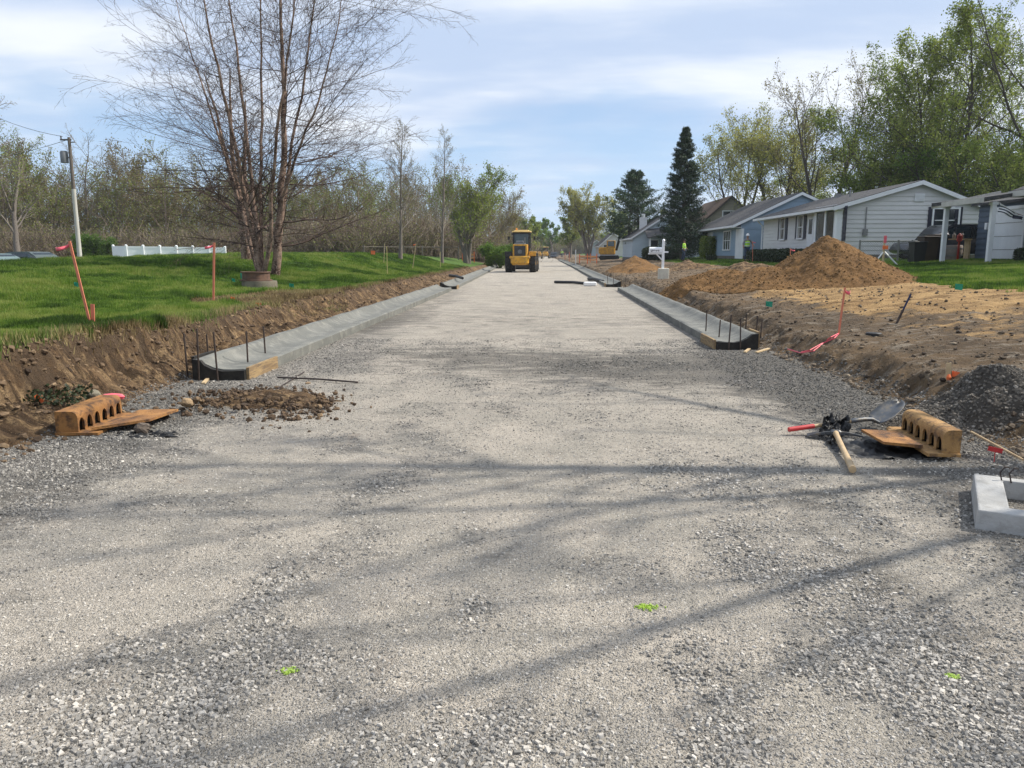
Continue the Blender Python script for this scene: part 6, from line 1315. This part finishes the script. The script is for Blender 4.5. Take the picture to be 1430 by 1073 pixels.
# ------------------------------------------------------------------ yard things by the grey house
Yf = 37.2; r = empty('chain_link_fence', on(PX(1200, Yf), Yf), 'waist-high chain-link fence between the grey ranch and the carport', 'fence'); b0 = r.location.copy(); m_galv = M('galvanised_wire', (.18, .18, .175), rough=.5, metal=.4)
fx0, fx1 = PX(1200, Yf), PX(1310, Yf)
for px in (1200, 1254, 1273, 1310):
    x = PX(px, Yf); m = MB(); m.tube([(x - b0.x, 0, -.1), (x - b0.x, 0, 1.12)], .045, 8); m.build('post', m_galv, r)
m = MB(); m.tube([(0, 0, 1.08), (fx1 - fx0, 0, 1.08)], .022, 6); m.tube([(0, 0, .1), (fx1 - fx0, 0, .1)], .012, 5); m.build('rail', m_galv, r)
m = MB(); Lf = fx1 - fx0; s_ = .11
for i in range(int((Lf + 1) / s_)):
    for sg in (1, -1):
        x0_ = i * s_ if sg > 0 else i * s_; xa, xb = (x0_ - 1.0, x0_) if sg > 0 else (x0_, x0_ - 1.0)
        za_, zb_ = .08, 1.06; 
        if sg < 0: xa, xb = x0_, x0_ - 1.0
        a_ = max(min(xa, Lf), 0); b__ = max(min(xb, Lf), 0); ta = (a_ - xa) / (xb - xa); tb = (b__ - xa) / (xb - xa)
        if abs(a_ - b__) > .02: m.tube([(a_, 0, za_ + (zb_ - za_) * ta), (b__, 0, za_ + (zb_ - za_) * tb)], .004, 3, caps=False)
m.build('mesh', m_galv, r)
# barricade with white legs
p = hit(1234, 371); pz = Vector((PX(1234, 33.5), 33.5, hz(PX(1234, 33.5), 33.5))); r = empty('braced_stake', pz, 'pink-topped stake with two white slanting braces on the right lawn', 'stake')
m = MB(); m.box((0, 0, .62), (.07, .05, 1.3)); m.build('lath', m_lathw, r); m = MB(); m.box((.01, -.03, 1.12), (.11, .03, .3)); m.build('pink_top', m_pink, r); m = MB(); m.box((.04, -.03, .78), (.22, .04, .16)); m.build('orange_card', m_orange, r)
m = MB(); m.tube([(-.46, -.05, .02), (-.02, 0, .58)], .032, 4); m.build('brace', m_white, r); m = MB(); m.tube([(.62, -.05, .02), (.04, 0, .60)], .032, 4); m.build('brace', m_white, r)
def bin_(px, Yd, w, h, mat, label, lidm):
    b = on(PX(px, Yd), Yd); r = empty('wheelie_bin', b, label, 'bin'); m = MB(); m.add([(-w * .4, -w * .4, 0), (w * .4, -w * .4, 0), (w * .4, w * .4, 0), (-w * .4, w * .4, 0), (-w * .5, -w * .5, h), (w * .5, -w * .5, h), (w * .5, w * .5, h), (-w * .5, w * .5, h)], [(3, 2, 1, 0), (4, 5, 6, 7), (0, 1, 5, 4), (1, 2, 6, 5), (2, 3, 7, 6), (3, 0, 4, 7)]); m.build('bin_body', mat, r)
    m = MB(); m.box((0, 0, h + .03), (w * 1.08, w * 1.1, .07), bev=.02); m.box((0, w * .55, h - .05), (w * .7, .05, .05)); m.build('lid', lidm, r)
    for s in (-1, 1): m = MB(); m.lathe([(.11, -.03), (.11, .03)], (s * w * .38, w * .42, .11), 12, axis='x'); m.build('wheel', m_tyre, r)
m_bin = M('black_bin', (.015, .015, .017), rough=.5); m_binb = M('brown_bin', (.055, .035, .025), (.04, .028, .02), 3, .6)
bin_(1281, 34.8, .55, .85, m_bin, 'short black bin left of the brown bins by the carport', m_bin); bin_(1295, 34.9, .65, 1.05, m_binb, 'brown wheeled bin with its lid shut beside the short black bin', m_binb); bin_(1308, 35.3, .62, 1.1, m_bin, 'dark wheeled bin hard against the far carport post', m_binb)
b = on(PX(1331, 34.6), 34.6); r = empty('planter', b, 'pale round barrel planter under the carport', 'planter'); m = MB(); m.lathe([(.26, 0), (.36, .3), (.36, .62), (.33, .66), (.28, .62)], n=20); m.build('barrel', M('barrel_wood', (.24, .20, .17), (.17, .14, .12), 5, .8), r, True); m = MB(); m.lathe([(.362, .2), (.368, .24)], n=20); m.lathe([(.372, .5), (.372, .54)], n=20); m.build('hoop', m_galv, r)
b = on(PX(1338, 34.2), 34.2); m = MB(); m.box((0, 0, .95), (.20, .12, .3), bev=.03); m.lathe([(.03, .80), (.05, 1.12), (.02, 1.16)], n=8); m.box((0, 0, .45), (.06, .06, .8)); o = m.build('fuel_can', M('red_plastic', (.35, .03, .02), rough=.45)); o.location = b; tag(o, 'small red container propped above the barrel planter', 'container')
# clutter: shelf of pots
b = on(PX(1326, 35.4), 35.4); r = empty('potting_bench', b, 'wooden bench with bottles and pots behind the planter', 'bench'); m = MB(); m.box((0, 0, .92), (1.6, .5, .05)); m.build('bench_top', m_lathw, r)
for x in (-.75, .75): m = MB(); m.box((x, 0, .45), (.07, .4, .9)); m.build('leg', m_lathw, r)
for i, x in enumerate((-.5, -.2, .1, .45)): m = MB(); m.lathe([(.06, 0), (.075, .18), (.03, .24), (.03, .3)], (0, 0, 0), 10); o = m.build('bottle', [m_galv, m_white, m_found, m_binb][i]); o.location = b + Vector((x, -.05, .945)); tag(o, ['grey bottle at the left end of the potting bench', 'white bottle on the potting bench', 'brown-grey pot mid bench', 'dark pot at the right end of the potting bench'][i], 'bottle')
# driveway strip and path slab
# orange safety barrier far right verge
def barrier(px, Yd, w, label):
    b = on(PX(px, Yd), Yd); r = empty('safety_barrier', b, label, 'barrier')
    for s in (-1, 1): m = MB(); m.box((s * w / 2, 0, .5), (.09, .06, 1.1)); m.build('post', m_orange, r)
    m = MB(); m.box((0, 0, .75), (w, .03, .18)); m.box((0, 0, .4), (w, .03, .14)); m.build('rail', M('faded_orange', (.70, .34, .16), rough=.8), r)
barrier(817, 88, 1.2, 'orange barrier nearest the far kerb on the right verge'); barrier(827, 84, 1.0, 'second orange barrier right of the first one'); barrier(654, 80, 1.2, 'orange-brown barrier scrap at the far left verge')
bush('weeds', hit(85, 560), (.5, .5, .16), 'green weeds growing at the foot of the left bank above the inlet', 'weeds', LF_dark, 8, 420, .02)

# ------------------------------------------------------------------ sky and sun
EL, AZ = R(46), R(14)      # azimuth counted from +x towards +y
sd = Vector((math.cos(EL) * math.cos(AZ), math.cos(EL) * math.sin(AZ), math.sin(EL)))
sl = bpy.data.lights.new('sun', 'SUN'); sl.energy = 5.0; sl.angle = R(.55); sl.color = (1, .94, .84); so = bpy.data.objects.new('sun', sl); COL.objects.link(so); so.rotation_euler = sd.to_track_quat('Z', 'Y').to_euler()
w = bpy.data.worlds.new('World'); scn.world = w; w.use_nodes = True; nt = w.node_tree; N, L = nt.nodes, nt.links; bg = N['Background']
sky = N.new('ShaderNodeTexSky'); sky.sky_type = 'NISHITA'; sky.sun_disc = False; sky.sun_elevation = EL; sky.sun_rotation = R(90) - AZ; sky.air_density = 1.15; sky.dust_density = .25; sky.ozone_density = 3.0; sky.altitude = 200
tc = N.new('ShaderNodeTexCoord'); sx = N.new('ShaderNodeSeparateXYZ'); L.new(tc.outputs['Generated'], sx.inputs[0])
def mt(op, a, b=None, c=None):
    x = N.new('ShaderNodeMath'); x.operation = op
    for i, v in enumerate((a, b, c)):
        if v is None: continue
        if isinstance(v, (int, float)): x.inputs[i].default_value = v
        else: L.new(v, x.inputs[i])
    return x.outputs[0]
den = mt('ADD', mt('MAXIMUM', sx.outputs[2], 0), .13); u = mt('DIVIDE', sx.outputs[0], den); v = mt('DIVIDE', sx.outputs[1], den); cb = N.new('ShaderNodeCombineXYZ'); L.new(u, cb.inputs[0]); L.new(v, cb.inputs[1])
def nz(sc, st, det, off, rot=0):
    mp = N.new('ShaderNodeMapping'); mp.inputs['Scale'].default_value = st; mp.inputs['Location'].default_value = off; mp.inputs['Rotation'].default_value = (0, 0, rot); L.new(cb.outputs[0], mp.inputs[0]); n = N.new('ShaderNodeTexNoise'); n.inputs['Scale'].default_value = sc; n.inputs['Detail'].default_value = det; n.inputs['Roughness'].default_value = .52; L.new(mp.outputs[0], n.inputs['Vector']); return n.outputs['Fac']
def mr(f, a, b, c=0, d=1):
    r_ = N.new('ShaderNodeMapRange'); r_.interpolation_type = 'SMOOTHSTEP'
    for i, q in enumerate((a, b, c, d)): r_.inputs[i + 1].default_value = q
    L.new(f, r_.inputs[0]); return r_.outputs[0]
big = nz(.8, (1, .75, 1), 4, (3.1, 1.7, 0), .25); fine = nz(1.6, (.55, 1.5, 1), 6, (0, 4, 0), -.2)
cov = mt('ADD', mt('MULTIPLY', big, .75), mt('MULTIPLY', fine, .35))
# more cloud overhead and to the right, clearer towards the horizon
bias = mt('ADD', mt('MULTIPLY', mr(sx.outputs[2], .04, .26), .30), mt('MULTIPLY', mr(sx.outputs[0], -.35, .45), .14))
cf = mt('MULTIPLY', mr(mt('ADD', cov, bias), .60, .84), .92)
mx = N.new('ShaderNodeMix'); mx.data_type = 'RGBA'; L.new(cf, mx.inputs[0]); L.new(sky.outputs[0], mx.inputs[6])
cm = N.new('ShaderNodeMix'); cm.data_type = 'RGBA'; L.new(mr(nz(1.1, (.6, 1.3, 1), 5, (7, 2, 0), .3), .38, .66), cm.inputs[0]); cm.inputs[6].default_value = (4.3, 5.2, 6.8, 1); cm.inputs[7].default_value = (7.3, 7.6, 8.1, 1); L.new(cm.outputs[2], mx.inputs[7])
L.new(mx.outputs[2], bg.inputs['Color']); bg.inputs['Strength'].default_value = .115
hzm = N.new('ShaderNodeMix'); hzm.data_type = 'RGBA'; L.new(mr(sx.outputs[2], .0, .42, .85, .25), hzm.inputs[0]); L.new(sky.outputs[0], hzm.inputs[6]); hcol = N.new('ShaderNodeMix'); hcol.data_type = 'RGBA'; L.new(mr(sx.outputs[2], .0, .35), hcol.inputs[0]); hcol.inputs[6].default_value = (4.2, 5.6, 7.6, 1); hcol.inputs[7].default_value = (1.9, 3.4, 6.1, 1); L.new(hcol.outputs[2], hzm.inputs[7]); L.new(hzm.outputs[2], mx.inputs[6])
vs_ = scn.view_settings; vs_.view_transform = 'Standard'; vs_.look = 'None'; vs_.exposure = .27; vs_.gamma = 1
scn.cycles.use_denoising = True; scn.cycles.max_bounces = 6; scn.cycles.transparent_max_bounces = 4; scn.cycles.use_adaptive_sampling = True; scn.cycles.adaptive_threshold = .015

# ------------------------------------------------------------------ haze: one closed box of even thin air round the whole scene
HZT = 40.0
mh = bpy.data.materials.new('haze_air'); mh.use_nodes = True; hn = mh.node_tree; hn.nodes.clear()
ho = hn.nodes.new('ShaderNodeOutputMaterial'); hv = hn.nodes.new('ShaderNodeVolumePrincipled')
hv.inputs['Color'].default_value = (.86, .92, 1, 1); hv.inputs['Density'].default_value = .00028; hv.inputs['Anisotropy'].default_value = .2
hn.links.new(hv.outputs[0], ho.inputs['Volume'])
m = MB(); m.box((0, 0, (HZT - 2.0) / 2), (1810, 1810, HZT + 2.0)); o = m.build('haze', mh); tag(o, kind='stuff')
scn.cycles.volume_bounces = 0
